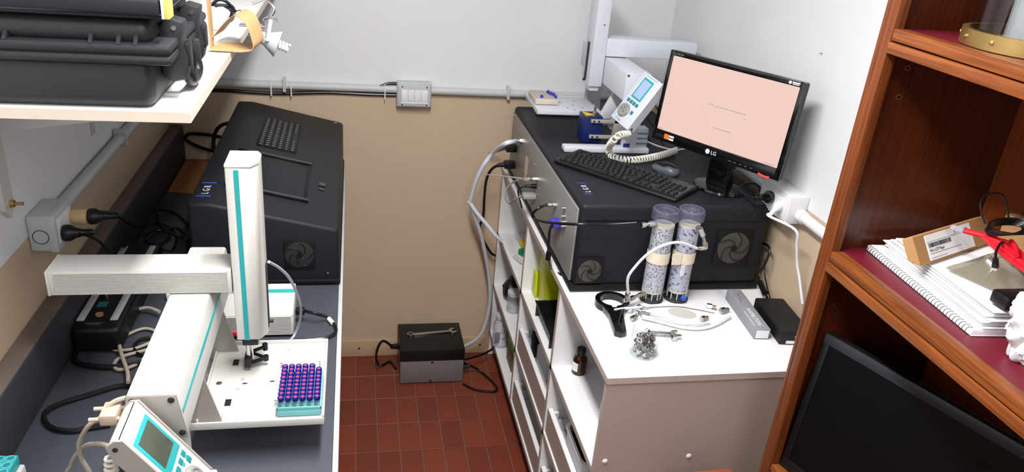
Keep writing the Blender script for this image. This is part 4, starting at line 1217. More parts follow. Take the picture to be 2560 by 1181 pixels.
bm = B(); prism(bm, [(0.198, 0.125), (0.198, 0.150), (0.17, 0.145), (0.155, 0.142), (0.155, 0.130), (0.17, 0.127)], 'y', -0.155, -0.135, 0.003); part(t, 'plug', bm, 'black_plastic', True)
bm = B(); tube(bm, [(0.165, -0.145, 0.136)] + CABLE['pump_plug'][1:-1] + [(0.185, -0.13, 0.0065)], 0.0058); part(t, 'cord', bm, 'black_cable', True)
bm = B(); tube(bm, [(0.477, -0.20, 0.09)] + CABLE['pump_right'][1:], 0.005); solo('cable', bm, 'black_cable', 'black cable running from the pump box to the wall behind the cabinet', 'cable')
bm = B(); tube(bm, [(0.477, -0.215, 0.085)] + CABLE['pump_right2'][1:], 0.005); solo('cable', bm, 'black_cable', 'black cable looping over the tiles right of the pump box', 'cable')


def wrench(name, lab, a, b, w, th, ring=True):
    a, b = Vector(a), Vector(b)
    L = (b - a).length
    m = basis(a, b - a, Vector((0, 0, 1)).cross(b - a))
    t = thing(name, lab, 'wrench', a)
    bm = B(); box(bm, 0.010, L - w * 0.9, -w * 0.32, w * 0.32, 0.0, th, 0.0012); xf(bm, m); part(t, 'shaft', bm, 'chrome', True)
    if ring:
        bm = B(); n = 24
        o_, i_ = [], []
        lathe(bm, [(w * 0.38, 0), (w * 0.62, 0), (w * 0.62, th * 1.5), (w * 0.38, th * 1.5), (w * 0.38, 0)], (0.0, 0, 0), n, cap=False); xf(bm, m); part(t, 'ring_end', bm, 'chrome', True)
    R = w * 0.85
    poly = []
    for k in range(0, 13):
        aa = math.radians(50 + 260 * k / 12)
        poly.append((L - R * 0.6 + R * math.cos(aa), R * math.sin(aa)))
    poly += [(L - R * 0.2, -R * 0.40), (L - R * 0.85, -R * 0.36), (L - R * 0.85, R * 0.36), (L - R * 0.2, R * 0.40)]
    c0 = (L - R * 0.6, 0)
    ca, sa = math.cos(0.26), math.sin(0.26)
    poly = [(c0[0] + (x - c0[0]) * ca - y * sa, (x - c0[0]) * sa + y * ca) for x, y in poly]
    bm = B(); prism(bm, poly, 'z', 0.0, th * 1.3); xf(bm, m); part(t, 'open_end', bm, 'chrome', True, smooth=30)
    return t


wrench('combination_wrench', 'long chrome combination wrench lying on the black pump box', (0.245, -0.118, 0.1766), (0.452, -0.095, 0.1766), 0.024, 0.005)

# ================================================================== WHITE CABINET ON THE RIGHT
ZK = 0.943
XF, XK = 0.625, 1.272
YK0, YK1 = -1.562, -0.006
t = thing('storage_cabinet', 'low white storage cabinet with open bays and drawers on the right', 'cabinet', (0.95, -0.78, 0))
kab = t


def edged(root, name, x0, x1, y0, y1, z0, z1, mat='white_laminate', edge=True):
    bm = B(); box(bm, x0 + (0.0015 if edge else 0), x1, y0, y1, z0, z1, 0.0005, 1); p = part(root, name, bm, mat, True)
    if edge:
        bm = B(); box(bm, x0, x0 + 0.0015, y0, y1, z0, z1); part(p, 'edging', bm, 'edge_band', True)
    return p


top = edged(t, 'top_panel', XF - 0.003, XK, YK0 - 0.003, YK1, ZK - 0.018, ZK)
bm = B(); box(bm, XF - 0.003, XK, YK0 - 0.0045, YK0 - 0.003, ZK - 0.018, ZK); part(top, 'edging', bm, 'edge_band', True)
edged(t, 'bottom_panel', XF, XK, YK0, YK1, 0.112, 0.130)
edged(t, 'shelf', XF, XK, YK0 + 0.018, YK1, 0.622, 0.640)
edged(t, 'shelf', XF, XK, YK0 + 0.018, YK1, 0.358, 0.376)
ep = edged(t, 'end_panel', XF, XK, YK0, YK0 + 0.018, 0.0, ZK - 0.0185, 'white_laminate')
bm = B(); box(bm, XF, XK, YK0 - 0.0015, YK0, 0.0, ZK - 0.0185); part(ep, 'outer_face', bm, 'grey_laminate', True)
for (x, z) in ((0.653, 0.675), (0.892, 0.675), (1.15, 0.675), (0.653, 0.33), (1.15, 0.33)):
    bm = B(); lathe(bm, [(0.0075, 0), (0.0072, 0.002), (0.005, 0.0035), (0.0005, 0.004)], (x, YK0 - 0.0015, z), 14, (0, -1, 0)); part(ep, 'screw_cap', bm, 'white_laminate', True)
edged(t, 'end_panel', XF, XK, YK1 - 0.018, YK1 - 0.0002, 0.0, ZK - 0.0185)
for y in (-0.552, -1.058):
    edged(t, 'divider', XF, XK, y - 0.009, y + 0.009, 0.13, ZK - 0.0185)
bm = B(); box(bm, XK - 0.006, XK, YK0 + 0.018, YK1 - 0.02, 0.13, ZK - 0.019); part(t, 'back_panel', bm, 'white_laminate', True)
bm = B(); box(bm, XF + 0.035, XF + 0.05, YK0 + 0.02, YK1 - 0.02, 0.0, 0.1115); part(t, 'plinth', bm, 'black_matte', True)


def drawer(y0, y1, z0):
    d = bpy.data.objects.new('drawer', None); COL.objects.link(d); d.parent = kab
    zf = z0 + 0.098
    bm = B(); box(bm, 0.6325, 0.648, y0 + 0.003, y1 - 0.003, z0 + 0.003, zf, 0.0005, 1); f = part(d, 'drawer_front', bm, 'white_laminate', True)
    bm = B(); box(bm, 0.631, 0.6325, y0 + 0.003, y1 - 0.003, z0 + 0.003, zf); part(d, 'front_face', bm, 'grey_laminate', True)
    for y in (y0 + 0.004, y1 - 0.016):
        bm = B(); prism(bm, [(0.649, z0 + 0.004), (1.20, z0 + 0.004), (1.20, zf - 0.012), (0.72, zf - 0.012), (0.72, zf - 0.045), (0.668, zf - 0.045), (0.668, zf - 0.012), (0.649, zf - 0.012)], 'y', y, y + 0.012); part(d, 'drawer_side', bm, 'white_laminate', True)
    bm = B(); box(bm, 1.19, 1.20, y0 + 0.017, y1 - 0.017, z0 + 0.004, zf - 0.012); part(d, 'drawer_back', bm, 'white_laminate', True)
    bm = B(); box(bm, 0.649, 1.19, y0 + 0.017, y1 - 0.017, z0 + 0.006, z0 + 0.012); part(d, 'drawer_base', bm, 'white_laminate', True)


for (y0, y1) in ((-1.049, -0.561), (-1.544, -1.067)):
    drawer(y0, y1, 0.376)
    drawer(y0, y1, 0.130)

# ---- bay contents
def bottle_lathe(prof, c, n=24):
    bm = B(); lathe(bm, prof, c, n); return bm


t = thing('amber_bottle', 'small amber glass bottle with black cap in the cabinet bay', 'bottle', (0.706, -1.10, 0.64))
t.location = (0.707, -1.105, 0.6405)
bm = bottle_lathe([(0.020, 0), (0.0235, 0.002), (0.0235, 0.052), (0.021, 0.060), (0.0125, 0.068), (0.0125, 0.074)], (0, 0, 0)); part(t, 'glass', bm, 'amber_glass')
bm = bottle_lathe([(0.0145, 0.0745), (0.015, 0.076), (0.015, 0.089), (0.013, 0.0915), (0.001, 0.0918)], (0, 0, 0)); part(t, 'cap', bm, 'black_plastic')
bm = B(); lathe(bm, [(0.0238, 0.014), (0.0238, 0.045)], (0, 0, 0), 24, cap=False)
bmesh.ops.delete(bm, geom=[v for v in bm.verts if not (v.co.x < 0.002 and v.co.y < 0.012 and v.co.y > -0.0225)], context='VERTS'); part(t, 'label', bm, 'paper')
# neon yellow box
t = thing('yellow_bin', 'bright yellow-green translucent sharps bin in the middle bay', 'bin', (0.76, -0.65, 0.6405))
bm = B(); prism(bm, [(-0.735, 0.6405), (-0.575, 0.6405), (-0.59, 0.80), (-0.62, 0.845), (-0.72, 0.845)], 'x', 0.676, 0.84, 0.006); part(t, 'bin_body', bm, 'neon_yellow', True)
bm = B(); prism(bm, [(-0.62, 0.6425), (-0.565, 0.6425), (-0.565, 0.735), (-0.60, 0.742)], 'x', 0.664, 0.675, 0.002); part(t, 'bin_flap', bm, 'neon_yellow', True)
# black tray
t = thing('black_tray', 'black plastic tray sliding out of the middle bay', 'tray', (0.75, -0.85, 0.6405))
bm = B(); box(bm, 0.655, 0.90, -0.955, -0.755, 0.6408, 0.645, 0.001); part(t, 'tray_base', bm, 'black_plastic', True)
for (a, b, c, d) in ((0.640, 0.654, -0.968, -0.742), (0.89, 0.904, -0.968, -0.742)):
    bm = B(); prism(bm, [(0.655, 0.6408), (0.660, 0.6408), (0.640, 0.703), (0.634, 0.703)] if a < 0.7 else [(0.893, 0.6408), (0.898, 0.6408), (0.915, 0.703), (0.909, 0.703)], 'y', c, d); part(t, 'tray_wall', bm, 'black_plastic', True)
for (a, b) in ((-0.965, -0.959), (-0.751, -0.745)):
    bm = B(); box(bm, 0.640, 0.905, a, b, 0.6408, 0.703, 0.001); part(t, 'tray_wall', bm, 'black_plastic', True)
for y in (-0.86, -0.91):
    bm = B(); crumple_bm = cyl(bm, (0.70, y, 0.6455), (0.70, y, 0.648), 0.005, n=8); part(t, 'scrap', bm, 'paper', True)
# bay A, upper: syringe bits
t = thing('stopcock', 'small yellow and green plastic stopcock in the rear top bay', 'stopcock', (0.70, -0.19, 0.6405))
bm = B(); box(bm, 0.694, 0.712, -0.215, -0.155, 0.652, 0.672, 0.004); part(t, 'yellow_body', bm, 'yellow_plastic', True)
bm = B(); lathe(bm, [(0.013, 0), (0.014, 0.004), (0.014, 0.02), (0.008, 0.024)], (0.688, -0.245, 0.6406), 16); box(bm, 0.682, 0.70, -0.27, -0.235, 0.6408, 0.654, 0.003); part(t, 'green_cap', bm, 'green_plastic', True)
bm = B(); cyl(bm, (0.69, -0.09, 0.66), (0.70, -0.155, 0.66), 0.006, n=10); part(t, 'clear_barrel', bm, 'jar_glass', True)
bm = B(); tube(bm, [(0.65, -0.28, 0.6485), (0.665, -0.33, 0.65), (0.69, -0.37, 0.6495), (0.66, -0.42, 0.6485)], 0.007); solo('plastic_scrap', bm, 'crumple', 'clear curled plastic scrap in the rear top bay', 'plastic')
# bay A, middle: jars
t = thing('glass_jar', 'clear plastic jar with lid in the rear middle bay', 'jar', (0.672, -0.262, 0.3765))
bm = bottle_lathe([(0.028, 0), (0.030, 0.002), (0.030, 0.075), (0.027, 0.080)], (0, 0, 0)); part(t, 'jar_body', bm, 'jar_glass')
bm = bottle_lathe([(0.031, 0.080), (0.031, 0.096), (0.028, 0.098), (0.001, 0.098)], (0, 0, 0)); part(t, 'lid', bm, 'crumple')
bm = bottle_lathe([(0.027, 0.003), (0.027, 0.030)], (0, 0, 0)); part(t, 'contents', bm, 'crumple')
t = thing('black_bag', 'black pouch behind the clear jar in the rear middle bay', 'pouch', (0.69, -0.17, 0.3765))
bm = crumple((0.70, -0.165, 0.425), (0.05, 0.045, 0.055), 5, 0.25); bm2 = bm; part(t, 'pouch', bm, 'black_plastic', True, smooth=30)
# bay A, lower: desiccant bottle and boxes
t = thing('desiccant_bottle', 'clear bottle of desiccant granules with grey lid in the rear lowest bay', 'bottle', (0.652, -0.145, 0.1305))
bm = bottle_lathe([(0.033, 0), (0.036, 0.003), (0.036, 0.105), (0.026, 0.135), (0.026, 0.140)], (0, 0, 0)); part(t, 'bottle_body', bm, 'desiccant')
bm = bottle_lathe([(0.029, 0.1405), (0.029, 0.158), (0.026, 0.160), (0.001, 0.160)], (0, 0, 0)); part(t, 'lid', bm, 'switch_grey')
bm = B(); box(bm, -0.032, -0.012, -0.0385, -0.030, 0.035, 0.085, 0.001); part(t, 'label', bm, 'ink_grey')
bm = B(); box(bm, 0.662, 0.90, -0.37, -0.255, 0.131, 0.225, 0.002); solo('carton', bm, 'brown_box', 'brown carton under the green one in the rear lowest bay', 'box')
bm = B(); box(bm, 0.660, 0.90, -0.375, -0.265, 0.2255, 0.25, 0.002); solo('carton', bm, 'green_box', 'flat bright green carton in the rear lowest bay', 'box')
# middle drawer contents
t = thing('pipette_box', 'white and blue pipette tip carton in the middle drawer', 'box', (0.72, -0.73, 0.39))
bm = B(); box(bm, 0.685, 0.83, -0.80, -0.665, 0.3895, 0.465, 0.001); part(t, 'carton', bm, 'paper', True)
bm = B(); box(bm, 0.684, 0.831, -0.668, -0.664, 0.3895, 0.466); part(t, 'blue_panel', bm, 'blue_box', True)
lettering(t, 'PI', 0.022, basis((0.695, -0.785, 0.4655), (1, 0, 0), (0, 1, 0)), 'ink')
bm = B(); box(bm, 0.68, 0.82, -0.645, -0.585, 0.389, 0.475, 0.002); solo('carton', bm, 'navy_pouch', 'dark navy carton at the back of the middle drawer', 'box')
# front drawer contents
def rrect(x0, x1, y0, y1, r, n=6):
    out = []
    for (cx_, cy_, a0_) in ((x1 - r, y1 - r, 0), (x0 + r, y1 - r, 90), (x0 + r, y0 + r, 180), (x1 - r, y0 + r, 270)):
        for k in range(n + 1):
            a_ = math.radians(a0_ + 90 * k / n)
            out.append((cx_ + r * math.cos(a_), cy_ + r * math.sin(a_)))
    return out


t = thing('plastic_tub', 'white tub with rounded rim holding dark navy cloth in the front drawer', 'tub', (0.76, -1.285, 0.389))
bm = B()
loops = []
for (d_, z_) in ((0.004, 0.3895), (0.0, 0.497), (-0.004, 0.500), (-0.004, 0.504), (0.006, 0.504), (0.006, 0.40)):
    loops.append([bm.verts.new((x_, y_, z_)) for x_, y_ in rrect(0.660 + d_, 0.86 - d_, -1.392 + d_, -1.18 - d_, 0.035)])
for a_, b_ in zip(loops, loops[1:]):
    n_ = len(a_)
    for k in range(n_):
        bm.faces.new((a_[k], a_[(k + 1) % n_], b_[(k + 1) % n_], b_[k]))
bm.faces.new(loops[0][::-1]); bm.faces.new(loops[-1])
part(t, 'tub_shell', bm, 'paper', True)
bm = B(); prism(bm, rrect(0.667, 0.853, -1.385, -1.187, 0.028), 'z', 0.405, 0.475, 0.008, 2); part(t, 'navy_cloth', bm, 'navy_pouch', True)
bm = crumple((0.715, -1.40, 0.664), (0.03, 0.09, 0.026), 11, 0.3); solo('plastic_bag', bm, 'crumple', 'crumpled clear plastic bag in the front cabinet bay', 'plastic bag', smooth=20)

# ================================================================== RIGHT GAS ANALYSER
ZT = 1.230
t = thing('gas_analyzer', 'black box gas analyser with steel connector side on the white cabinet', 'analyzer', (0.94, -0.62, ZK))
bm = B(); box(bm, 0.642, 1.245, -1.118, -0.065, 0.962, ZT, 0.016, 4); part(t, 'body', bm, 'instrument_black', True)
bm = B(); box(bm, 0.636, 1.252, -1.124, -0.06, ZK + 0.006, 0.968, 0.003); part(t, 'base_plate', bm, 'instrument_dark', True)
bm = B(); box(bm, 0.66, 1.23, -1.1195, -1.117, 1.178, 1.180); part(t, 'front_seam', bm, 'black_gloss', True)
bm = B(); box(bm, 0.6365, 0.6425, -1.098, -0.085, 0.972, 1.208, 0.001); sp = part(t, 'connector_plate', bm, 'steel_plate', True)
for x in (0.68, 1.2):
    for y in (-1.07, -0.12):
        bm = B(); cyl(bm, (x, y, ZK + 0.0005), (x, y, ZK + 0.008), 0.014, n=12); part(t, 'foot', bm, 'rubber_grey', True)
for y in (-1.09, -0.75, -0.42, -0.1):
    for z in (0.98, 1.2):
        bm = B(); cyl(bm, (0.637, y, z), (0.6355, y, z), 0.003, n=8); part(sp, 'screw', bm, 'chrome', True)
X0 = 0.6365


def fitting(p, L, r):
    x, y, z = p
    bm = B(); hexnut(bm, (x, y, z), (x - L * 0.35, y, z), r * 1.5); cyl(bm, (x - L * 0.3, y, z), (x - L * 0.6, y, z), r, n=12); hexnut(bm, (x - L * 0.55, y, z), (x - L * 0.85, y, z), r * 1.35); cyl(bm, (x - L * 0.8, y, z), (x - L, y, z), r * 0.8, n=12)
    part(sp, 'gas_fitting', bm, 'chrome', True)


fitting((X0, -0.285, 1.150), 0.030, 0.008)
fitting((X0, -0.600, 1.112), 0.060, 0.0055)
fitting((X0, -0.868, 1.125), 0.032, 0.006)
for (y, z) in ((-0.975, 1.158), (-0.985, 1.135), (-0.998, 1.122), (-0.975, 1.115), (-1.0, 1.108)):
    bm = B(); cyl(bm, (X0, y, z), (X0 - 0.014, y, z), 0.005, n=12); cyl(bm, (X0 - 0.014, y, z), (X0 - 0.017, y, z), 0.002, n=8); part(sp, 'bnc_port', bm, 'chrome', True)
for (y, z) in ((-0.53, 1.142), (-0.62, 1.085), (-0.62, 1.062), (-0.66, 1.128)):
    bm = B(); cyl(bm, (X0, y, z), (X0 - 0.004, y, z), 0.0035, n=8); part(sp, 'standoff', bm, 'chrome', True)
bm = B(); box(bm, X0 - 0.0006, X0 + 0.0002, -0.42, -0.375, 1.06, 1.125); part(sp, 'rating_label', bm, 'shelf_cream', True)
bm = B(); box(bm, X0 - 0.0008, X0 + 0.0002, -0.41, -0.385, 1.035, 1.06); part(sp, 'warning_label', bm, 'yellow_plastic', True)
fan(t, 0.690, -1.1215, 1.018, 0.084, 0.086, 0.036, 'instrument_dark', 'fan_grille')
fan(t, 1.140, -1.1215, 1.092, 0.118, 0.118, 0.052, 'instrument_dark', 'fan_grille')
lettering(t, 'L G R', 0.025, basis((0.696, -1.022, ZT + 0.0004), (0, 1, 0), (-1, 0, 0)), sx=1.0)
for (x, y) in ((0.684, -1.036), (0.690, -0.944)):
    bm = B(); box(bm, x - 0.014, x + 0.014, y - 0.0025, y + 0.0025, ZT - 0.0002, ZT + 0.0006); part(t, 'logo_bar', bm, 'violet', True)
for (x, z) in ((0.72, 1.198), (1.19, 1.198)):
    bm = B(); cyl(bm, (x, -1.117, z), (x, -1.1195, z), 0.003, n=8); part(t, 'screw', bm, 'rubber_grey', True)


# plugs and cords on the steel side
def cord(name, lab, cat_, pts, r, mat, plug_box=None, plug_mat='black_plastic', extra=None):
    t = thing(name, lab, cat_, pts[0])
    bm = B(); tube(bm, pts, r); part(t, 'cord', bm, mat, True)
    if plug_box:
        bm = B(); box(bm, *plug_box, 0.003); part(t, 'plug', bm, plug_mat, True)
        p_ = Vector(pts[0]); bm = B(); cyl(bm, p_, p_ + (Vector(pts[1]) - p_).normalized() * 0.035, 0.011, 0.007, n=12); part(t, 'strain_relief', bm, plug_mat, True)
    return t


c = CABLE
cord('power_cable', 'black power cable leaving the lower socket of the steel connector side', 'cable', [(0.60, -0.187, 1.018)] + c['anal2_power'][1:], 0.006, 'black_cable', (0.594, 0.6362, -0.205, -0.170, 1.004, 1.032))
cord('power_cable', 'black power plug stub in the upper socket of the steel connector side', 'cable', [(0.60, -0.197, 1.092)] + c['anal2_power2'][1:], 0.006, 'black_cable', (0.594, 0.6362, -0.215, -0.180, 1.078, 1.106))
t = thing('air_tube', 'thick milky tube running from the analyser down to the pump', 'tube', (0.6, -0.29, 1.15))
bm = B(); tube(bm, [(0.612, -0.285, 1.150)] + c['tube_big'][1:8], 0.0085, n=12); part(t, 'upper_run', bm, 'tube_milky', True)
bm = B(); tube(bm, c['tube_big'][7:-1] + [(0.48, -0.10, 0.085)], 0.0085, n=12); part(t, 'lower_run', bm, 'tube_grey', True)
bm = B(); tube(bm, c['tube_second'], 0.0085, n=12); solo('air_tube', bm, 'tube_milky', 'thick milky tube slanting from the wall to the cabinet edge', 'tube')
bm = B(); tube(bm, [(0.578, -0.600, 1.112)] + c['thin_white'][2:], 0.0022, n=8); solo('thin_tube', bm, 'tube_white', 'thin white capillary tube from the steel fitting to the left', 'tube')
t = thing('serial_connector', 'grey serial connector on the steel side of the right analyser', 'connector', (0.61, -0.59, 1.043))
bm = B(); box(bm, 0.588, 0.636, -0.607, -0.572, 1.036, 1.052, 0.003); part(t, 'shell', bm, 'grey_cable', True)
bm = B(); tube(bm, [(0.59, -0.59, 1.044)] + c['grey_serial'][1:], 0.0035); part(t, 'cord', bm, 'grey_cable', True)
t = thing('round_plug', 'black round signal plug above the grey serial connector', 'plug', (0.61, -0.586, 1.079))
bm = B(); lathe(bm, [(0.009, 0), (0.009, 0.018), (0.006, 0.022), (0.005, 0.042)], (0.6362, -0.586, 1.079), 14, (-1, 0, 0)); part(t, 'body', bm, 'black_plastic', True)
bm = B(); tube(bm, [(0.596, -0.586, 1.079), (0.58, -0.585, 1.072), (0.575, -0.57, 1.05), (0.60, -0.55, 0.98)], 0.003); part(t, 'cord', bm, 'black_cable', True)
cord('sensor_cable', 'black tube from the steel side to the left desiccant column', 'cable', [(0.606, -0.868, 1.125)] + c['black_sensor'][1:], 0.0045, 'black_cable')
t = thing('usb_cable', 'black monitor cable with violet plug and ferrite bead', 'cable', (0.61, -0.94, 1.09))
bm = B(); box(bm, 0.606, 0.636, -0.968, -0.915, 1.085, 1.101, 0.003); part(t, 'violet_plug', bm, 'violet', True)
bm = B(); tube(bm, [(0.608, -0.94, 1.093)] + c['black_usb'][1:], 0.0042); part(t, 'cord', bm, 'black_cable', True)
p = Vector(c['black_usb'][4])
bm = B(); cyl(bm, p + Vector((0, 0, 0.014)), p - Vector((0, 0, 0.014)), 0.0085, n=14); part(t, 'ferrite_bead', bm, 'black_plastic', True)

# ================================================================== KEYBOARD
KA = math.atan2(-0.337, 0.293)
t = thing('keyboard', 'black full-size keyboard lying askew on the right analyser', 'keyboard', (0.640, -0.766, ZT + 0.0005), (0, 0, KA))
bm = B(); prism(bm, [(0.0, 0.0), (0.0, 0.010), (0.010, 0.0135), (0.150, 0.019), (0.155, 0.017), (0.155, 0.0)], 'x', 0.0, 0.447, 0.002); part(t, 'case', bm, 'black_plastic')
bm = B(); prism(bm, [(0.0095, 0.0132), (0.0095, 0.0139), (0.133, 0.0188), (0.133, 0.018)], 'x', 0.006, 0.441); part(t, 'key_well', bm, 'black_gloss')
KM = {}


def keymesh(w):
    k = round(w, 4)
    if k not in KM:
        bm = B()
        box(bm, 0.0008, w - 0.0008, 0.0008, 0.0172, 0.0, 0.0062)
        for v in bm.verts:
            if v.co.z > 0.003:
                v.co.x = w / 2 + (v.co.x - w / 2) * (1 - 0.0042 / w)
                v.co.y = 0.009 + (v.co.y - 0.009) * 0.74
        if w < 0.03:
            bm.faces.new([bm.verts.new((w / 2 + a_, 0.009 + b_, 0.00635)) for a_, b_ in ((-0.0035, 0.0), (-0.0005, 0.0), (-0.0005, 0.0042), (-0.0035, 0.0042))])
        me = bpy.data.meshes.new('key')
        bmesh.ops.recalc_face_normals(bm, faces=bm.faces)
        bm.to_mesh(me); bm.free()
        me.materials.append(MATS['black_matte'])
        me.materials.append(MATS['ink_grey'])
        me.polygons[len(me.polygons) - 1].material_index = 1 if w < 0.03 else 0
        KM[k] = me
    return KM[k]


def key(x, row, w=0.0188):
    y = 0.0125 + row * 0.0188 + (0.005 if row == 5 else 0)
    o = bpy.data.objects.new('key', keymesh(w)); COL.objects.link(o); o.parent = t
    o.location = (x, y, 0.0125 + y * 0.039)
    return o


U = 0.0188
rows = {4: [1] * 13 + [2], 3: [1.5] + [1] * 12 + [1.5], 2: [1.75] + [1] * 11 + [2.25], 1: [2.25] + [1] * 10 + [2.75], 0: [1.25, 1.25, 1.25, 6.25, 1.25, 1.25, 1.25, 1.25]}
for r, ks in rows.items():
    x = 0.010
    for w in ks:
        key(x, r, w * U); x += w * U
for x in [0] + [2 + i for i in range(4)] + [6.5 + i for i in range(4)] + [11 + i for i in range(4)]:
    key(0.010 + x * U, 5)
x1 = 0.010 + 15 * U + 0.004
for i in range(3):
    key(x1 + i * U, 5); key(x1 + i * U, 4); key(x1 + i * U, 3); key(x1 + i * U, 0)
key(x1 + U, 1)
x2 = x1 + 3 * U + 0.004
for i in range(4):
    key(x2 + i * U, 4)
    if i < 3:
        key(x2 + i * U, 3); key(x2 + i * U, 2); key(x2 + i * U, 1)
key(x2 + 3 * U, 3); key(x2 + 3 * U, 1)
key(x2, 0, 2 * U); key(x2 + 2 * U, 0); key(x2 + 3 * U, 0)
lettering(t, 'logitech', 0.009, Matrix.Translation((0.385, 0.137, 0.0185)) @ Matrix.Rotation(0.04, 4, 'X'), 'ink_grey', world=False)

# ================================================================== MOUSE
t = thing('mouse', 'dark grey wireless mouse behind the keyboard', 'mouse', (1.0, -0.845, ZT + 0.0005), (0, 0, math.radians(128)))
bm = B()
bmesh.ops.create_uvsphere(bm, u_segments=24, v_segments=12, radius=1.0)
for v in bm.verts:
    x, y, z = v.co
    w = 0.030 * (1 - 0.12 * math.cos(x * 3.0))
    v.co = Vector((x * 0.050, y * w, max(0.0, 0.012 + z * 0.022 * (1 - 0.25 * x))))
ms = part(t, 'side_shell', bm, 'mouse_side')
bm = B()
bmesh.ops.create_uvsphere(bm, u_segments=24, v_segments=12, radius=1.0)
for v in bm.verts:
    x, y, z = v.co
    v.co = Vector((x * 0.046, y * 0.0235, max(0.012, 0.0145 + z * 0.0232 * (1 - 0.25 * x))))
part(t, 'top_shell', bm, 'mouse_dark')
bm = B(); cyl(bm, (0.026, -0.003, 0.026), (0.026, 0.003, 0.026), 0.0065, n=16); part(t, 'scroll_wheel', bm, 'rubber_grey')

# ================================================================== MONITOR
t = thing('monitor', 'black monitor showing a pale pink screen on the right analyser', 'monitor', (1.1246, -0.9802, ZT + 0.0005), (0, 0, math.radians(-58.54)))
MT = Matrix.Translation((0, -0.057, 0.2546)) @ Matrix.Rotation(-0.104, 4, 'X')
W, H = 0.230, 0.141
bm = B(); box(bm, -W, W, 0.0, 0.022, -H, H, 0.006, 3); xf(bm, MT); part(t, 'rear_shell', bm, 'black_plastic')
bm = B(); box(bm, -W * 0.6, W * 0.6, 0.02, 0.055, -H * 0.6, H * 0.55, 0.012, 3); xf(bm, MT); part(t, 'rear_bulge', bm, 'black_plastic')
sx0, sx1, sz0, sz1 = -W + 0.013, W - 0.016, -H + 0.034, H - 0.016
for (a, b, c_, d) in ((-W, sx0, -H, H), (sx1, W, -H, H), (sx0, sx1, sz1, H), (sx0, sx1, -H, sz0)):
    bm = B(); box(bm, a, b, -0.004, 0.004, c_, d, 0.0018 if b - a < 0.05 or d - c_ < 0.05 else 0.001, 2); xf(bm, MT); part(t, 'bezel', bm, 'black_gloss')
bm = B(); box(bm, sx0 + 0.0002, sx1 - 0.0002, -0.001, 0.002, sz0 + 0.0002, sz1 - 0.0002); xf(bm, MT); sc = part(t, 'screen', bm, 'screen_pink')
bm = B()
for (x, z, w) in ((-0.055, 0.012, 0.020), (-0.030, 0.011, 0.105), (0.074, -0.003, 0.005), (-0.020, -0.052, 0.062), (sx0 + 0.006, sz0 + 0.004, 0.016), (sx1 - 0.045, sz0 + 0.004, 0.034)):
    rng = random.Random(int(x * 1000))
    e = x
    while e < x + w:
        l = rng.uniform(0.002, 0.006)
        box(bm, e, min(e + l, x + w), -0.0014, -0.0009, z, z + 0.0016)
        e += l + 0.0012
xf(bm, MT); part(sc, 'screen_text', bm, 'ink_grey')


def mtext(s, size, x, z, mat='white_print'):
    return lettering(t, s, size, MT @ Matrix.Translation((x, -0.0043, z)) @ Matrix.Rotation(math.pi / 2, 4, 'X'), mat, world=False)


mtext('FLATRON', 0.009, -W + 0.012, H - 0.0125, 'ink_grey')
mtext('LG', 0.016, -0.004, -H + 0.011)
bm = B(); cyl(bm, (-0.016, -0.0038, -H + 0.0165), (-0.016, -0.0046, -H + 0.0165), 0.0075, n=24); xf(bm, MT); part(t, 'logo_disc', bm, 'white_print')
bm = B(); cyl(bm, (W - 0.047, -0.0038, H - 0.0085), (W - 0.047, -0.0046, H - 0.0085), 0.0045, n=18); xf(bm, MT); part(t, 'badge_disc', bm, 'white_print')
bm = B(); box(bm, W - 0.040, W - 0.017, -0.0046, -0.0038, H - 0.0088, H - 0.0050); box(bm, W - 0.039, W - 0.019, -0.0046, -0.0038, H - 0.0124, H - 0.0104); xf(bm, MT); part(t, 'badge_print', bm, 'white_print')
bm = B(); box(bm, -W + 0.048, -W + 0.066, -0.0046, -0.0038, -H + 0.010, -H + 0.026); xf(bm, MT); part(t, 'sticker', bm, 'orange_print')
bm = B(); box(bm, -W + 0.067, -W + 0.085, -0.0046, -0.0038, -H + 0.010, -H + 0.016); box(bm, -W + 0.067, -W + 0.085, -0.0046, -0.0038, -H + 0.019, -H + 0.025); xf(bm, MT); part(t, 'sticker_text', bm, 'white_print')
for k in range(5):
    bm = B(); box(bm, 0.062 + k * 0.018, 0.068 + k * 0.018, -0.0045, -0.0038, -H + 0.010, -H + 0.0115); xf(bm, MT); part(t, 'button_mark', bm, 'ink_grey')
bm = B(); tube(bm, [(W - 0.066, -0.004, -H + 0.004), (W - 0.055, -0.0045, -H + 0.0015), (W - 0.04, -0.0045, -H + 0.001), (W - 0.03, -0.004, -H + 0.003)], 0.0028, n=8); xf(bm, MT); part(t, 'power_light', bm, 'red_led')
bm = B(); lathe(bm, [(0.077, 0), (0.079, 0.003), (0.075, 0.010), (0.045, 0.016), (0.001, 0.017)], (0, 0.0, 0), 40); xf(bm, Matrix.Diagonal((1.05, 0.86, 1, 1))); part(t, 'stand_base', bm, 'black_gloss')
bm = B(); box(bm, -0.040, 0.040, -0.018, 0.022, 0.010, 0.16, 0.008, 3); part(t, 'stand_neck', bm, 'black_gloss')

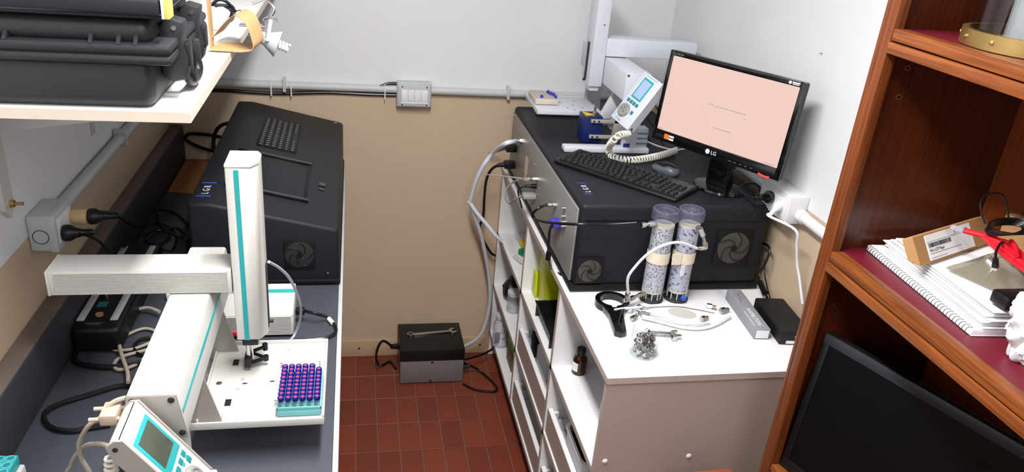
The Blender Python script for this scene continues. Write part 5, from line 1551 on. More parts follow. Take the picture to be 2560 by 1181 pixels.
# ================================================================== SECOND AUTOSAMPLER
t = thing('autosampler', 'plain white autosampler robot standing on the right analyser by the back wall', 'autosampler', (0.92, -0.45, ZT))
bm = B(); box(bm, 0.836, 0.886, -0.412, -0.322, 1.404, 1.792, 0.002); tw = part(t, 'tower', bm, 'pal_white_cool', True)
bm = B(); box(bm, 0.8352, 0.8368, -0.372, -0.344, 1.42, 1.555, 0.0004); part(tw, 'slot', bm, 'rubber_grey', True)
bm = B(); cyl(bm, (0.868, -0.4118, 1.625), (0.868, -0.4135, 1.625), 0.0025, n=8); part(tw, 'screw', bm, 'hole_dark', True)
bm = B(); cyl(bm, (0.828, -0.36, 1.418), (0.837, -0.36, 1.418), 0.0045, n=8); part(tw, 'knob', bm, 'black_plastic', True)
bm = B(); box(bm, 0.845, 0.88, -0.40, -0.34, 1.385, 1.4035, 0.002); part(tw, 'needle_block', bm, 'pal_white_cool', True)
bm = B(); box(bm, 0.8865, 1.232, -0.410, -0.325, 1.5145, 1.578, 0.003); part(t, 'cross_arm', bm, 'pal_white_cool', True)
bm = B(); box(bm, 0.889, 0.974, -0.650, -0.10, 1.416, 1.511, 0.003); bmn = part(t, 'beam', bm, 'pal_white_cool', True)
bm = B(); box(bm, 0.888, 0.975, -0.654, -0.6505, 1.415, 1.512, 0.001); ep = part(bmn, 'end_plate', bm, 'pal_white_cool', True)
for (x, z) in ((0.896, 1.503), (0.967, 1.503), (0.896, 1.424)):
    bm = B(); lathe(bm, [(0.005, 0), (0.004, 0.0015)], (x, -0.654, z), 12, (0, -1, 0)); part(ep, 'screw', bm, 'steel', True)
# tray
bm = B(); box(bm, 0.657, 0.90, -0.418, -0.205, 1.305, 1.310, 0.001); tr = part(t, 'tray', bm, 'pal_white_cool', True)
for (a, b, c_, d) in ((0.655, 0.658, -0.42, -0.203), (0.655, 0.90, -0.421, -0.418), (0.655, 0.90, -0.205, -0.202)):
    bm = B(); box(bm, a, b, c_, d, 1.297, 1.312, 0.0006); part(tr, 'rim', bm, 'pal_white_cool', True)
for (x, y) in ((0.78, -0.37), (0.81, -0.33), (0.77, -0.29), (0.84, -0.36), (0.83, -0.27), (0.80, -0.395)):
    bm = B(); box(bm, x - 0.004, x + 0.004, y - 0.002, y + 0.002, 1.3098, 1.3106); part(tr, 'slot_mark', bm, 'rubber_grey', True)
bm = B(); box(bm, 0.672, 0.71, -0.34, -0.25, 1.288, 1.305, 0.004); part(tr, 'under_clip', bm, 'pal_grey', True)
bm = B(); prism(bm, [(0.885, 1.296), (0.885, 1.312), (0.925, 1.40), (0.97, 1.416), (0.97, 1.38), (0.92, 1.296)], 'y', -0.455, -0.435, 0.001); part(t, 'bracket', bm, 'pal_white_cool', True)
bm = B(); prism(bm, [(0.90, 1.30), (0.97, 1.416), (0.974, 1.416), (0.974, 1.29), (0.93, 1.262), (0.90, 1.28)], 'y', -0.520, -0.500, 0.001); part(t, 'bracket', bm, 'pal_grey', True)
bm = B(); prism(bm, [(0.885, 1.30), (0.90, 1.30), (0.90, 1.36), (0.975, 1.416), (0.94, 1.416), (0.885, 1.375)], 'y', -0.24, -0.22, 0.001); part(t, 'bracket', bm, 'pal_grey', True)
# foot and post
bm = B(); box(bm, 0.705, 1.012, -0.652, -0.607, ZT + 0.0005, ZT + 0.019, 0.004); part(t, 'foot_bar', bm, 'pal_white_cool', True)
bm = B(); box(bm, 0.705, 1.012, -0.20, -0.155, ZT + 0.0005, ZT + 0.019, 0.004); part(t, 'foot_bar', bm, 'pal_white_cool', True)
for y in (-0.63, -0.18):
    bm = B(); box(bm, 0.915, 0.962, y - 0.017, y + 0.017, ZT + 0.018, 1.417, 0.003); part(t, 'post', bm, 'pal_white_cool', True)
bm = B(); box(bm, 0.915, 0.938, -0.6485, -0.6465, ZT + 0.022, ZT + 0.036); part(t, 'blue_label', bm, 'blue_box', True)
# wash bottle / valve block beside the post
t2 = thing('reagent_block', 'pale blue translucent block standing behind the foot bar', 'block', (1.0, -0.56, ZT))
bm = B(); box(bm, 0.972, 1.022, -0.595, -0.55, ZT + 0.0008, ZT + 0.075, 0.003); part(t2, 'block', bm, 'tube_milky', True)
for z in (0.018, 0.036, 0.054):
    bm = B(); box(bm, 0.970, 1.024, -0.597, -0.594, ZT + z, ZT + z + 0.006, 0.001); part(t2, 'rib', bm, 'grey_card', True)
t2 = thing('injection_valve', 'blue injection valve with grey fork and chrome fitting below the sampler tray', 'valve', (0.84, -0.50, ZT))
bm = B(); box(bm, 0.800, 0.868, -0.535, -0.46, ZT + 0.0008, 1.325, 0.003); part(t2, 'valve_body', bm, 'blue_valve', True)
for z in (1.249, 1.306):
    bm = B(); box(bm, 0.822, 0.935, -0.5465, -0.5365, z, z + 0.012, 0.001); part(t2, 'fork_arm', bm, 'pal_grey', True)
    for x in (0.832, 0.850):
        bm = B(); cyl(bm, (x, -0.5466, z + 0.006), (x, -0.549, z + 0.006), 0.0035, n=8); part(t2, 'fork_screw', bm, 'hole_dark', True)
bm = B(); prism(bm, [(0.908, 1.249), (0.932, 1.249), (0.955, 1.275), (0.955, 1.31), (0.908, 1.318)], 'y', -0.5465, -0.5265, 0.001); part(t2, 'fork_back', bm, 'pal_grey', True)
bm = B(); hexnut(bm, (0.868, -0.50, 1.288), (0.88, -0.50, 1.288), 0.009); cyl(bm, (0.878, -0.50, 1.288), (0.897, -0.50, 1.288), 0.006, n=12); part(t2, 'side_fitting', bm, 'chrome', True)
bm = B(); hexnut(bm, (0.845, -0.50, 1.325), (0.845, -0.50, 1.336), 0.008); cyl(bm, (0.845, -0.50, 1.334), (0.845, -0.50, 1.352), 0.005, n=12); part(t2, 'top_fitting', bm, 'chrome', True)
bm = B(); prism(bm, [(0.805, -0.53), (0.84, -0.515), (0.805, -0.475)], 'z', 1.3255, 1.329); part(t2, 'yellow_tag', bm, 'yellow_plastic', True)
# vial rack on the second tray
t = thing('vial_rack', 'beige vial rack with a few purple-capped tubes on the second sampler tray', 'vial rack', (0.71, -0.28, 1.3105))
bm = B(); box(bm, 0.661, 0.748, -0.345, -0.215, 1.3125, 1.334, 0.002); part(t, 'rack_body', bm, 'shelf_cream', True)
for i in range(6):
    for j in range(9):
        bm = B(); lathe(bm, [(0.0052, 0), (0.0052, 0.0007)], (0.669 + i * 0.0142, -0.337 + j * 0.0142, 1.334), 10); part(t, 'well', bm, 'pal_grey', True)
for k, (x, y, lab) in enumerate(((0.688, -0.325, 'small purple-capped tube at the front left of the beige rack'), (0.742, -0.325, 'small purple-capped tube at the front right of the beige rack'))):
    tt = thing('tube_vial', lab, 'vial', (x, y, 1.335), group='purple-capped tubes in the beige rack')
    bm = B(); lathe(bm, [(0.0056, 0.0), (0.006, 0.001), (0.006, 0.008), (0.005, 0.009)], n=12); part(tt, 'cap', bm, 'violet')
    bm = B(); lathe(bm, [(0.003, 0.009), (0.003, 0.0094)], n=10); part(tt, 'septum', bm, 'blue_box')
tt = thing('tube_vial', 'purple tube lying across the back of the beige rack', 'vial', (0.735, -0.285, 1.339), group='purple-capped tubes in the beige rack')
bm = B(); cyl(bm, (0.728, -0.262, 1.341), (0.742, -0.30, 1.341), 0.0058, n=12); part(tt, 'barrel', bm, 'violet', True)
bm = B(); cyl(bm, (0.7265, -0.258, 1.341), (0.728, -0.262, 1.341), 0.0066, n=12); part(tt, 'cap', bm, 'blue_box', True)

# handset 2
O2 = Vector((0.848, -0.67, 1.367)); X2 = Vector((0.031, -0.09, -0.0195)).normalized(); Y2 = Vector((0.098, 0, 0.157)).normalized()
M2 = basis(O2, X2, Y2)
t = thing('handset', 'white sampler handset with lit blue display leaning by the second sampler', 'handset', O2)
HW, HL = 0.098, 0.185
bm = B(); box(bm, 0.003, HW - 0.003, 0.0, HL, -0.030, 0.0, 0.002); xf(bm, M2); part(t, 'body', bm, 'pal_white_cool', True)
for x in (0.0, HW - 0.003):
    bm = B(); prism(bm, [(0.0, 0.0015), (HL, 0.0015), (HL + 0.004, -0.006), (HL, -0.033), (0.008, -0.033), (0.0, -0.020)], 'x', x, x + 0.003, 0.0008, 1); xf(bm, M2); sp_ = part(t, 'side_plate', bm, 'pal_white_cool', True)
bm = B()
for y in (0.010, HL - 0.010):
    cyl(bm, (HW, y, -0.012), (HW + 0.002, y, -0.012), 0.004, n=10)
xf(bm, M2); part(t, 'screw', bm, 'steel', True)
bm = B(); box(bm, 0.016, 0.066, 0.094, 0.170, 0.0, 0.0010, 0.0004); xf(bm, M2); part(t, 'teal_frame', bm, 'teal', True)
bm = B(); box(bm, 0.022, 0.060, 0.100, 0.163, 0.0008, 0.0018, 0.0003); xf(bm, M2); part(t, 'display', bm, 'lcd_lit', True)
for k in range(4):
    bm = B(); box(bm, 0.012 + k * 0.0155, 0.024 + k * 0.0155, 0.074, 0.086, 0.0, 0.0014, 0.0004); xf(bm, M2); part(t, 'button', bm, 'teal_dark', True)
bm = B(); box(bm, 0.060, 0.072, 0.046, 0.058, 0.0, 0.0014, 0.0004); xf(bm, M2); part(t, 'button', bm, 'teal_dark', True)
bm = B(); lathe(bm, [(0.024, 0), (0.024, 0.004), (0.020, 0.0075), (0.001, 0.006)], (0.030, 0.044, 0), 28); xf(bm, M2); dl = part(t, 'dial', bm, 'pal_handset_grey', True)
for (x, y) in ((0.030, 0.053), (0.022, 0.044), (0.034, 0.040)):
    bm = B(); lathe(bm, [(0.004, 0.005), (0.003, 0.0095), (0.0005, 0.010)], (x, y, 0), 12); xf(bm, M2); part(dl, 'dial_grip', bm, 'chrome', True)
lettering(t, 'PAL', 0.010, M2 @ Matrix.Translation((0.030, 0.006, 0.0004)), 'ink_grey')
bm = B(); lathe(bm, [(0.005, 0), (0.005, 0.0006)], (0.022, 0.010, 0), 14); xf(bm, M2); part(t, 'logo_mark', bm, 'rack_teal', True)
bm = B(); box(bm, 0.02, 0.075, 0.1775, 0.179, 0.0, 0.0006); xf(bm, M2); part(t, 'printed_line', bm, 'ink_grey', True)
bm = B(); coil(bm, [(0.882, -0.765, 1.335)] + CABLE['hand2_coil'][1:3] + [Vector(p) + Vector((0, 0, 0.002)) for p in CABLE['hand2_coil'][3:]], 0.0098, 0.0032, 46)
solo('coiled_cord', bm, 'coil_cream', 'cream coiled cord of the second handset curving behind the keyboard', 'cord')
for k, pts in enumerate(([(1.02, -0.40, 1.40), (1.05, -0.45, 1.36), (1.03, -0.5, 1.30), (1.06, -0.53, 1.24)], [(0.99, -0.42, 1.41), (1.04, -0.47, 1.33), (1.09, -0.5, 1.27), (1.10, -0.56, 1.2365)], [(1.0, -0.55, 1.26), (1.06, -0.60, 1.245), (1.12, -0.62, 1.237), (1.17, -0.6, 1.236)])):
    bm = B(); tube(bm, pts, 0.003 if k else 0.004, n=8)
    solo('cable', bm, ('black_cable', 'black_cable', 'tube_white')[k], ('black cable hanging behind the lit handset', 'second, lower black cable behind the lit handset', 'thin white tube curving behind the post of the second sampler')[k], 'cable')

# ================================================================== DESICCANT COLUMNS
for k, (x, y, mat, lab) in enumerate(((0.880, -1.168, 'desiccant', 'left clear desiccant column with grey-white granules on the cabinet'), (0.9605, -1.167, 'desiccant_blue', 'right clear desiccant column with bluish granules and blue plug'))):
    t = thing('desiccant_column', lab, 'column', (x, y, ZK + 0.0005), group='desiccant columns taped together')
    bm = B(); lathe(bm, [(0.0335, 0.006), (0.0335, 0.278), (0.0322, 0.278), (0.0322, 0.008), (0.001, 0.008)], n=32, cap=False); part(t, 'clear_cylinder', bm, 'clear_glass')
    bm = B(); lathe(bm, [(0.036, 0), (0.037, 0.002), (0.037, 0.005), (0.034, 0.008), (0.001, 0.008)], n=32); part(t, 'base_ring', bm, 'rubber_grey')
    bm = B(); lathe(bm, [(0.0315, 0.036), (0.0315, 0.244)], n=32); part(t, 'granules', bm, mat)
    bm = B(); lathe(bm, [(0.0318, 0.030), (0.0318, 0.036)], n=32); lathe(bm, [(0.0318, 0.244), (0.0318, 0.249)], n=32); part(t, 'filter_pad', bm, 'masking_tape')
    for q in range(10):
        a = q * 2 * math.pi / 10
        bm = B(); cyl(bm, (0.029 * math.cos(a), 0.029 * math.sin(a), 0.009), (0.029 * math.cos(a), 0.029 * math.sin(a), 0.030), 0.0016, n=6); part(t, 'support_pin', bm, 'paper')
    bm = B(); lathe(bm, [(0.034, 0.262), (0.0395, 0.265), (0.040, 0.279), (0.040, 0.290), (0.037, 0.295), (0.033, 0.295), (0.032, 0.289), (0.015, 0.289), (0.013, 0.292), (0.001, 0.292)], n=36); part(t, 'lid', bm, 'clear_lid')
    bm = B(); torus(bm, (0, 0, 0.295), 0.035, 0.0016); part(t, 'lid_ring', bm, 'clear_lid')
    bm = B(); lathe(bm, [(0.0343, 0.130), (0.0343, 0.166)], n=32, cap=False); part(t, 'tape_band', bm, 'masking_tape')
    if k == 0:
        bm = B(); hexnut(bm, (-0.032, -0.015, 0.258), (-0.058, -0.024, 0.258), 0.0085); cyl(bm, (-0.056, -0.023, 0.258), (-0.070, -0.027, 0.258), 0.005, n=12); hexnut(bm, (-0.068, -0.027, 0.258), (-0.082, -0.031, 0.258), 0.008); part(t, 'top_fitting', bm, 'chrome')
        bm = B(); hexnut(bm, (-0.030, -0.018, 0.028), (-0.052, -0.030, 0.028), 0.008); cyl(bm, (-0.05, -0.029, 0.028), (-0.075, -0.042, 0.028), 0.0055, n=12); hexnut(bm, (-0.072, -0.041, 0.028), (-0.086, -0.049, 0.028), 0.008); hexnut(bm, (-0.088, -0.050, 0.028), (-0.103, -0.057, 0.028), 0.009)
        hexnut(bm, (-0.098, -0.055, 0.026), (-0.098, -0.055, 0.052), 0.008); part(t, 'bottom_fitting', bm, 'chrome')
    else:
        bm = B(); cyl(bm, (0.012, -0.031, 0.250), (0.014, -0.044, 0.250), 0.009, n=14); hexnut(bm, (0.014, -0.044, 0.250), (0.022, -0.055, 0.233), 0.0075); cyl(bm, (0.022, -0.055, 0.233), (0.027, -0.062, 0.216), 0.005, n=12); hexnut(bm, (0.027, -0.062, 0.218), (0.030, -0.066, 0.204), 0.0075); hexnut(bm, (0.034, -0.064, 0.202), (0.012, -0.068, 0.202), 0.007); cyl(bm, (0.012, -0.068, 0.202), (0.002, -0.069, 0.202), 0.005, n=12); part(t, 'top_fitting', bm, 'chrome')
        bm = B(); cyl(bm, (0.008, -0.030, 0.018), (0.009, -0.040, 0.018), 0.007, n=14); part(t, 'blue_plug', bm, 'blue_print')
        bm = B(); box(bm, -0.034, -0.020, -0.0345, -0.0325, 0.098, 0.132); xf(bm, Matrix.Rotation(0.35, 4, 'Z')); part(t, 'paper_flag', bm, 'paper')
        bm = B(); prism(bm, [(-0.048, 0.130), (-0.020, 0.130), (-0.020, 0.166), (-0.050, 0.164)], 'y', -0.032, -0.030); part(t, 'tape_bridge', bm, 'masking_tape')
bm = B(); tube(bm, [(0.9625, -1.236, 1.1455)] + CABLE['desic_tube'][1:-1] + [(0.782, -1.223, 0.996)], 0.0042, n=10); solo('white_tube', bm, 'tube_white', 'white tube arching across both desiccant columns', 'tube')

# ================================================================== THINGS ON THE CABINET TOP
t = thing('strap_wrench', 'black plastic ring wrench lying on the cabinet top', 'wrench', (0.73, -1.27, ZK))
cx, cy, ro, ri = 0.7445, -1.205, 0.051, 0.036
g = math.atan2(-1.378 - cy, 0.715 - cx)
poly = []
N = 36
a0, a1 = g + 0.22, g + 2 * math.pi - 0.16
for k in range(N + 1):
    a = a0 + (a1 - a0) * k / N
    poly.append((cx + ri * math.cos(a), cy + ri * math.sin(a)))
for k in range(N + 1):
    a = a1 + (a0 - a1) * k / N
    poly.append((cx + ro * math.cos(a), cy + ro * math.sin(a)))
bm = B(); prism(bm, poly, 'z', ZK + 0.0008, ZK + 0.021); part(t, 'ring', bm, 'black_gloss', True)
hd = Vector((math.cos(g), math.sin(g))); hp = Vector((-hd.y, hd.x)); cc = Vector((cx, cy))
bm = B(); prism(bm, [tuple(cc + hd * 0.040 + hp * 0.034), tuple(cc + hd * 0.062 + hp * 0.026), tuple(cc + hd * 0.085 + hp * 0.021), tuple(cc + hd * 0.172 + hp * 0.016), tuple(cc + hd * 0.180), tuple(cc + hd * 0.172 - hp * 0.016), tuple(cc + hd * 0.085 - hp * 0.021), tuple(cc + hd * 0.062 - hp * 0.026), tuple(cc + hd * 0.040 - hp * 0.034), tuple(cc + hd * 0.043)], 'z', ZK + 0.0008, ZK + 0.021, 0.002); part(t, 'handle', bm, 'black_gloss', True)

cb = lambda n, r, lab: solo('clear_tube', (lambda b_: (tube(b_, CABLE[n], r, n=10), b_)[1])(B()), 'tube_white', lab, 'tube', 'loose clear tubes on the cabinet top')
cb('coil_a', 0.0042, 'loose white tube running from the black ring wrench to the back right')
cb('coil_b', 0.0045, 'loose white tube in the wide front curve on the cabinet top')
cb('coil_c', 0.0032, 'thin white tube inside the front curve on the cabinet top')
cb('coil_d', 0.0030, 'thin white tube crossing the middle of the loose tubing')


def nutfit(name, p, d, s, lab, grp='steel tube fittings on the cabinet top'):
    p, d = Vector(p), Vector(d).normalized()
    t = thing(name, lab, 'fitting', p, group=grp)
    bm = B(); hexnut(bm, p - d * 0.011 * s, p + d * 0.004 * s, 0.0085 * s); part(t, 'nut', bm, 'chrome', True)
    bm = B(); cyl(bm, p + d * 0.004 * s, p + d * 0.016 * s, 0.0055 * s, n=12); part(t, 'stem', bm, 'steel', True)


z0 = ZK + 0.0095
nutfit('tube_fitting', (0.826, -1.238, z0), (-0.3, 1, 0), 1.0, 'steel tube fitting at the rear of the left tubing cluster')
nutfit('tube_fitting', (0.822, -1.272, z0), (1, -0.2, 0), 1.0, 'steel tube fitting where the front white tube starts')
nutfit('tube_fitting', (0.800, -1.262, z0 + 0.001), (-0.5, 0.5, 0), 0.8, 'small steel fitting at the left of the tubing cluster')
nutfit('tube_fitting', (0.783, -1.292, z0), (1, 0.6, 0), 0.9, 'steel tube fitting beside the black ring wrench')
nutfit('tube_fitting', (1.043, -1.238, z0), (1, -0.4, 0), 1.0, 'steel tube fitting at the back right tube end')
nutfit('tube_fitting', (0.993, -1.305, z0), (1, 0.4, 0), 0.95, 'loose steel tube fitting inside the front tube curve')
nutfit('tube_fitting', (1.075, -1.262, z0), (1, 0.3, 0), 1.1, 'large steel tube fitting at the end of the front tube')
bm = B(); lathe(bm, [(0.038, 0), (0.038, 0.0008)], n=36); xf(bm, Matrix.Translation((0.946, -1.258, ZK + 0.0006)) @ Matrix.Rotation(-0.4, 4, 'Z') @ Matrix.Diagonal((1.1, 0.75, 1, 1))); solo('plastic_disc', bm, 'milky_film', 'flat milky oval disc lying under the loose tubes', 'disc')
# beaker with nuts
t = thing('beaker', 'clear beaker full of steel fittings on the cabinet top', 'beaker', (0.7515, -1.462, ZK + 0.0005))
bm = B(); lathe(bm, [(0.001, 0.0), (0.035, 0.0), (0.0368, 0.002), (0.0362, 0.088), (0.0352, 0.088), (0.0356, 0.003), (0.001, 0.0025)], n=36, cap=False); part(t, 'glass', bm, 'clear_glass')
bm = B(); torus(bm, (0, 0, 0.088), 0.0358, 0.0009); part(t, 'rim', bm, 'jar_glass')
rng = random.Random(4)
first = None
for k in range(22):
    ring_n = [(0, 0)] + [(0.022 * math.cos(a * math.pi / 3 + 0.4), 0.022 * math.sin(a * math.pi / 3 + 0.4)) for a in range(6)]
    lay, idx = divmod(k, 7)
    ox, oy = ring_n[idx]
    if first is None:
        first = thing('steel_nut', 'loose steel nut or ferrule inside the clear beaker', 'nut', group='steel fittings in the beaker')
        bm = B(); n = 6
        lathe(bm, [(0.0045, -0.005), (0.0095, -0.005), (0.0095, 0.005), (0.0045, 0.005), (0.0045, -0.005)], n=6, cap=False); part(first, 'nut_body', bm, 'chrome')
        bm = B(); lathe(bm, [(0.0042, 0.004), (0.006, 0.004), (0.006, 0.009), (0.0042, 0.009)], n=12, cap=False); part(first, 'collar', bm, 'steel')
        o = first
    else:
        o = copy_tree(first)
    o.location = (0.7515 + ox * (1 - 0.08 * lay) + rng.uniform(-0.002, 0.002), -1.462 + oy * (1 - 0.08 * lay) + rng.uniform(-0.002, 0.002), ZK + 0.0145 + lay * 0.0185)
    o.rotation_euler = (rng.uniform(0, 3), rng.uniform(0, 3), rng.uniform(0, 3))
    o.scale = (rng.uniform(0.8, 1.0),) * 3
t = wrench('open_wrench', 'small chrome open-end wrench lying behind the beaker', (0.785, -1.372, ZK + 0.0095), (0.885, -1.388, ZK + 0.0095), 0.020, 0.004, ring=False)
nutfit('tube_fitting', (0.862, -1.398, ZK + 0.0095), (0, 1, 0), 0.95, 'steel nut right under the small open-end wrench')
bm = B(); cyl(bm, (0.845, -1.402, ZK + 0.0035), (0.862, -1.315, ZK + 0.0035), 0.003, n=10); solo('glass_rod', bm, 'jar_glass', 'short clear rod lying across the small wrench', 'rod')
# grey syringe box
HB0 = Vector((1.100, -1.408, ZK + 0.0008)); ang = math.atan2(0.23, 0.020)
t = thing('syringe_box', 'long grey syringe box with white lettering on the cabinet top', 'box', HB0, (0, 0, ang - math.pi / 2))
bm = B(); box(bm, 0.0, 0.045, 0.0, 0.232, 0.0, 0.032, 0.0015); part(t, 'carton', bm, 'grey_card')
bm = B(); box(bm, 0.004, 0.041, -0.001, 0.0, 0.004, 0.028); part(t, 'end_label', bm, 'paper')
lettering(t, 'HAMILTON', 0.020, basis((0.016, 0.118, 0.0322), (0, -1, 0), (1, 0, 0)), 'white_print', world=False, sx=0.95)
bm = B(); box(bm, 0.004, 0.0055, 0.02, 0.10, 0.0318, 0.0324); part(t, 'white_line', bm, 'white_print')
bm = B(); tube(bm, [(0.012, 0.15, 0.0323), (0.02, 0.165, 0.0323), (0.015, 0.175, 0.0323), (0.026, 0.185, 0.0323), (0.02, 0.2, 0.0323), (0.032, 0.205, 0.0323)], 0.0005, n=5); part(t, 'pen_scribble', bm, 'ink')
# power brick
t = thing('power_brick', 'black power brick beside the grey syringe box', 'power brick', (1.160, -1.440, ZK + 0.0008), (0, 0, math.radians(-5)))
bm = B(); box(bm, 0.0, 0.090, 0.0, 0.195, 0.0, 0.042, 0.005, 2); part(t, 'body', bm, 'black_matte')
bm = B()
for k in range(16):
    box(bm, -0.0006, 0.001, 0.03 + k * 0.0085, 0.034 + k * 0.0085, 0.010, 0.036)
part(t, 'side_ribs', bm, 'black_plastic')
bm = B(); box(bm, 0.020, 0.055, -0.0008, 0.001, 0.004, 0.013); part(t, 'label', bm, 'paper')
bm = B(); cyl(bm, (0.045, 0.0005, 0.026), (0.045, -0.001, 0.026), 0.003, n=10); part(t, 'status_lamp', bm, 'grey_cable')
t = thing('power_cable', 'black adapter cable with ferrite bead hanging on the right wall', 'cable', CABLE['adapter_a'][0])
pa = [Vector(p) for p in CABLE['adapter_a']]
end = Vector((1.215, -1.25, 0.985))
bm = B(); tube(bm, pa + [pa[-1].lerp(end, 0.5), end], 0.0042); part(t, 'cord', bm, 'black_cable', True)
bm = B(); cyl(bm, pa[-1].lerp(end, 0.15), pa[-1].lerp(end, 0.75), 0.0095, n=14); part(t, 'ferrite_bead', bm, 'black_plastic', True)
bm = B(); tube(bm, CABLE['adapter_b'][:-1] + [(1.228, -1.252, 0.975)], 0.0022, n=8); solo('cable', bm, 'black_cable', 'thin black wire running down beside the ferrite bead cable', 'cable')

# ================================================================== BOOKCASE
t = thing('bookcase', 'reddish brown wooden bookcase with burgundy lined shelves on the right', 'bookcase', (1.11, -2.4, 0))
bk = t
YA, YE = -1.803, -3.02
for (ya, yb, nm) in ((YA, -1.8155, 0), (-1.8182, -1.842, 1)):
    bm = B(); box(bm, 0.940 if nm else 0.942, 0.962, yb, ya, 0.0, 2.35, 0.0015); part(t, 'post_strip', bm, 'wood_upright', True)
bm = B(); box(bm, 0.945, 0.962, -1.8182, -1.8155, 0.0, 2.35); part(t, 'post_groove', bm, 'hole_dark', True)
bm = B(); box(bm, 0.940, 0.962, YE - 0.02, YE + 0.02, 0.0, 2.35, 0.0015); part(t, 'post_strip', bm, 'wood_upright', True)
bm = B(); box(bm, 0.9622, 1.288, -1.823, YA, 0.0, 2.35); part(t, 'side_panel', bm, 'wood_panel', True)
bm = B(); box(bm, 0.9622, 1.288, YE - 0.02, YE, 0.0, 2.35); part(t, 'side_panel', bm, 'wood_panel', True)
bm = B(); box(bm, 1.278, 1.288, YE, -1.8235, 0.0, 2.35); part(t, 'back_panel', bm, 'wood_back', True)
bm = B(); box(bm, 0.9622, 1.288, YE, YA, 2.33, 2.352); part(t, 'top_panel', bm, 'wood_panel', True)
for (x, z) in ((1.006, 1.801), (1.006, 1.746), (1.004, 1.295), (1.006, 1.62)):
    if z == 1.62:
        continue
    bm = B(); lathe(bm, [(0.0055, 0), (0.0055, 0.001), (0.003, 0.001), (0.003, -0.0005)], (x, -1.823, z), 14, (0, -1, 0)); part(t, 'peg_socket', bm, 'brass', True)


def bshelf(z, lining='burgundy'):
    d = bpy.data.objects.new('shelf', None); COL.objects.link(d); d.parent = bk
    bm = B(); box(bm, 0.964, 1.2775, YE + 0.001, -1.8240, z - 0.028, z - 0.0015); part(d, 'shelf_board', bm, 'wood_panel', True)
    bm = B(); box(bm, 0.970, 1.2775, YE + 0.001, -1.8240, z - 0.0014, z); part(d, 'lining', bm, lining, True)
    bm = B(); box(bm, 0.941, 0.9695, YE + 0.021, -1.8425, z - 0.0195, z + 0.0012, 0.002); part(d, 'edge_strip', bm, 'wood_long', True)
    bm = B(); box(bm, 0.937, 0.9635, YE + 0.021, -1.8425, z - 0.042, z - 0.0220, 0.002); part(d, 'edge_strip', bm, 'wood_long', True)


bshelf(1.872); bshelf(1.431); bshelf(0.885); bshelf(0.40)
ZM = 1.4314
# plank between the cabinet and bookcase
bm = B(); box(bm, 0.80, 0.938, -1.74, -1.70, 0.60, 0.747, 0.002); solo('wooden_plank', bm, 'wood_plank', 'reddish wooden board beside the bookcase post', 'board')
bpy.data.objects['wooden_plank'].location.z = 0.60
for o in [bpy.data.objects['wooden_plank']]:
    me = o.data
    for v in me.vertices:
        if v.co.z < 0.05:
            v.co.z -= 0.60

# display leaning in the lower compartment
Dx = Vector((0.15, -0.37, 0)).normalized()
TLd, BLd = Vector((1.0, -1.850, 1.232)), Vector((0.962, -1.846, 0.888))
Mz = basis(BLd, Dx, TLd - BLd)
t = thing('display', 'switched-off black display leaning in the lower bookcase compartment', 'monitor', BLd)
Ld = (TLd - BLd).length
bm = B(); box(bm, 0.0, 0.52, 0.0, Ld, -0.022, 0.0, 0.004); xf(bm, Mz); part(t, 'rear_shell', bm, 'black_plastic', True)
for (a, b, c_, d) in ((0.0, 0.52, Ld - 0.022, Ld), (0.0, 0.52, 0.0, 0.024), (0.0, 0.016, 0.024, Ld - 0.022), (0.504, 0.52, 0.024, Ld - 0.022)):
    bm = B(); box(bm, a, b, c_, d, -0.002, 0.004, 0.001); xf(bm, Mz); part(t, 'bezel', bm, 'bezel_grey' if c_ > 0.2 and b > 0.5 and a == 0 else 'black_plastic', True)
bm = B(); box(bm, 0.016, 0.504, 0.024, Ld - 0.022, -0.001, 0.0015); xf(bm, Mz); part(t, 'screen', bm, 'screen_off', True)

# spiral notebook
t = thing('spiral_notebook', 'white spiral notebook along the front of the middle bookcase shelf', 'notebook', (1.01, -2.0, ZM), (0, 0, math.atan2(-0.023, 0.328) * -1))
t.rotation_euler = (0, 0, -0.07); t.matrix_basis = Matrix.LocRotScale(Vector((1.010, -2.0, ZM)), Euler((0, 0, -0.07)), None)
bm = B(); box(bm, 0.004, 0.20, -0.165, 0.165, 0.0005, 0.0022, 0.0003); part(t, 'back_cover', bm, 'paper')
bm = B(); box(bm, 0.004, 0.199, -0.164, 0.164, 0.0023, 0.0125, 0.0003); part(t, 'pages', bm, 'paper')
bm = B(); torus(bm, (0.003, 0, 0.0075), 0.0072, 0.0006, (0, 1, 0), n=14, m=5); r0 = part(t, 'ring', bm, 'rubber_grey')
r0.location.y = -0.158
for k in range(1, 38):
    r = r0.copy(); COL.objects.link(r); r.location.y = -0.158 + k * 0.00855
rng = random.Random(9)
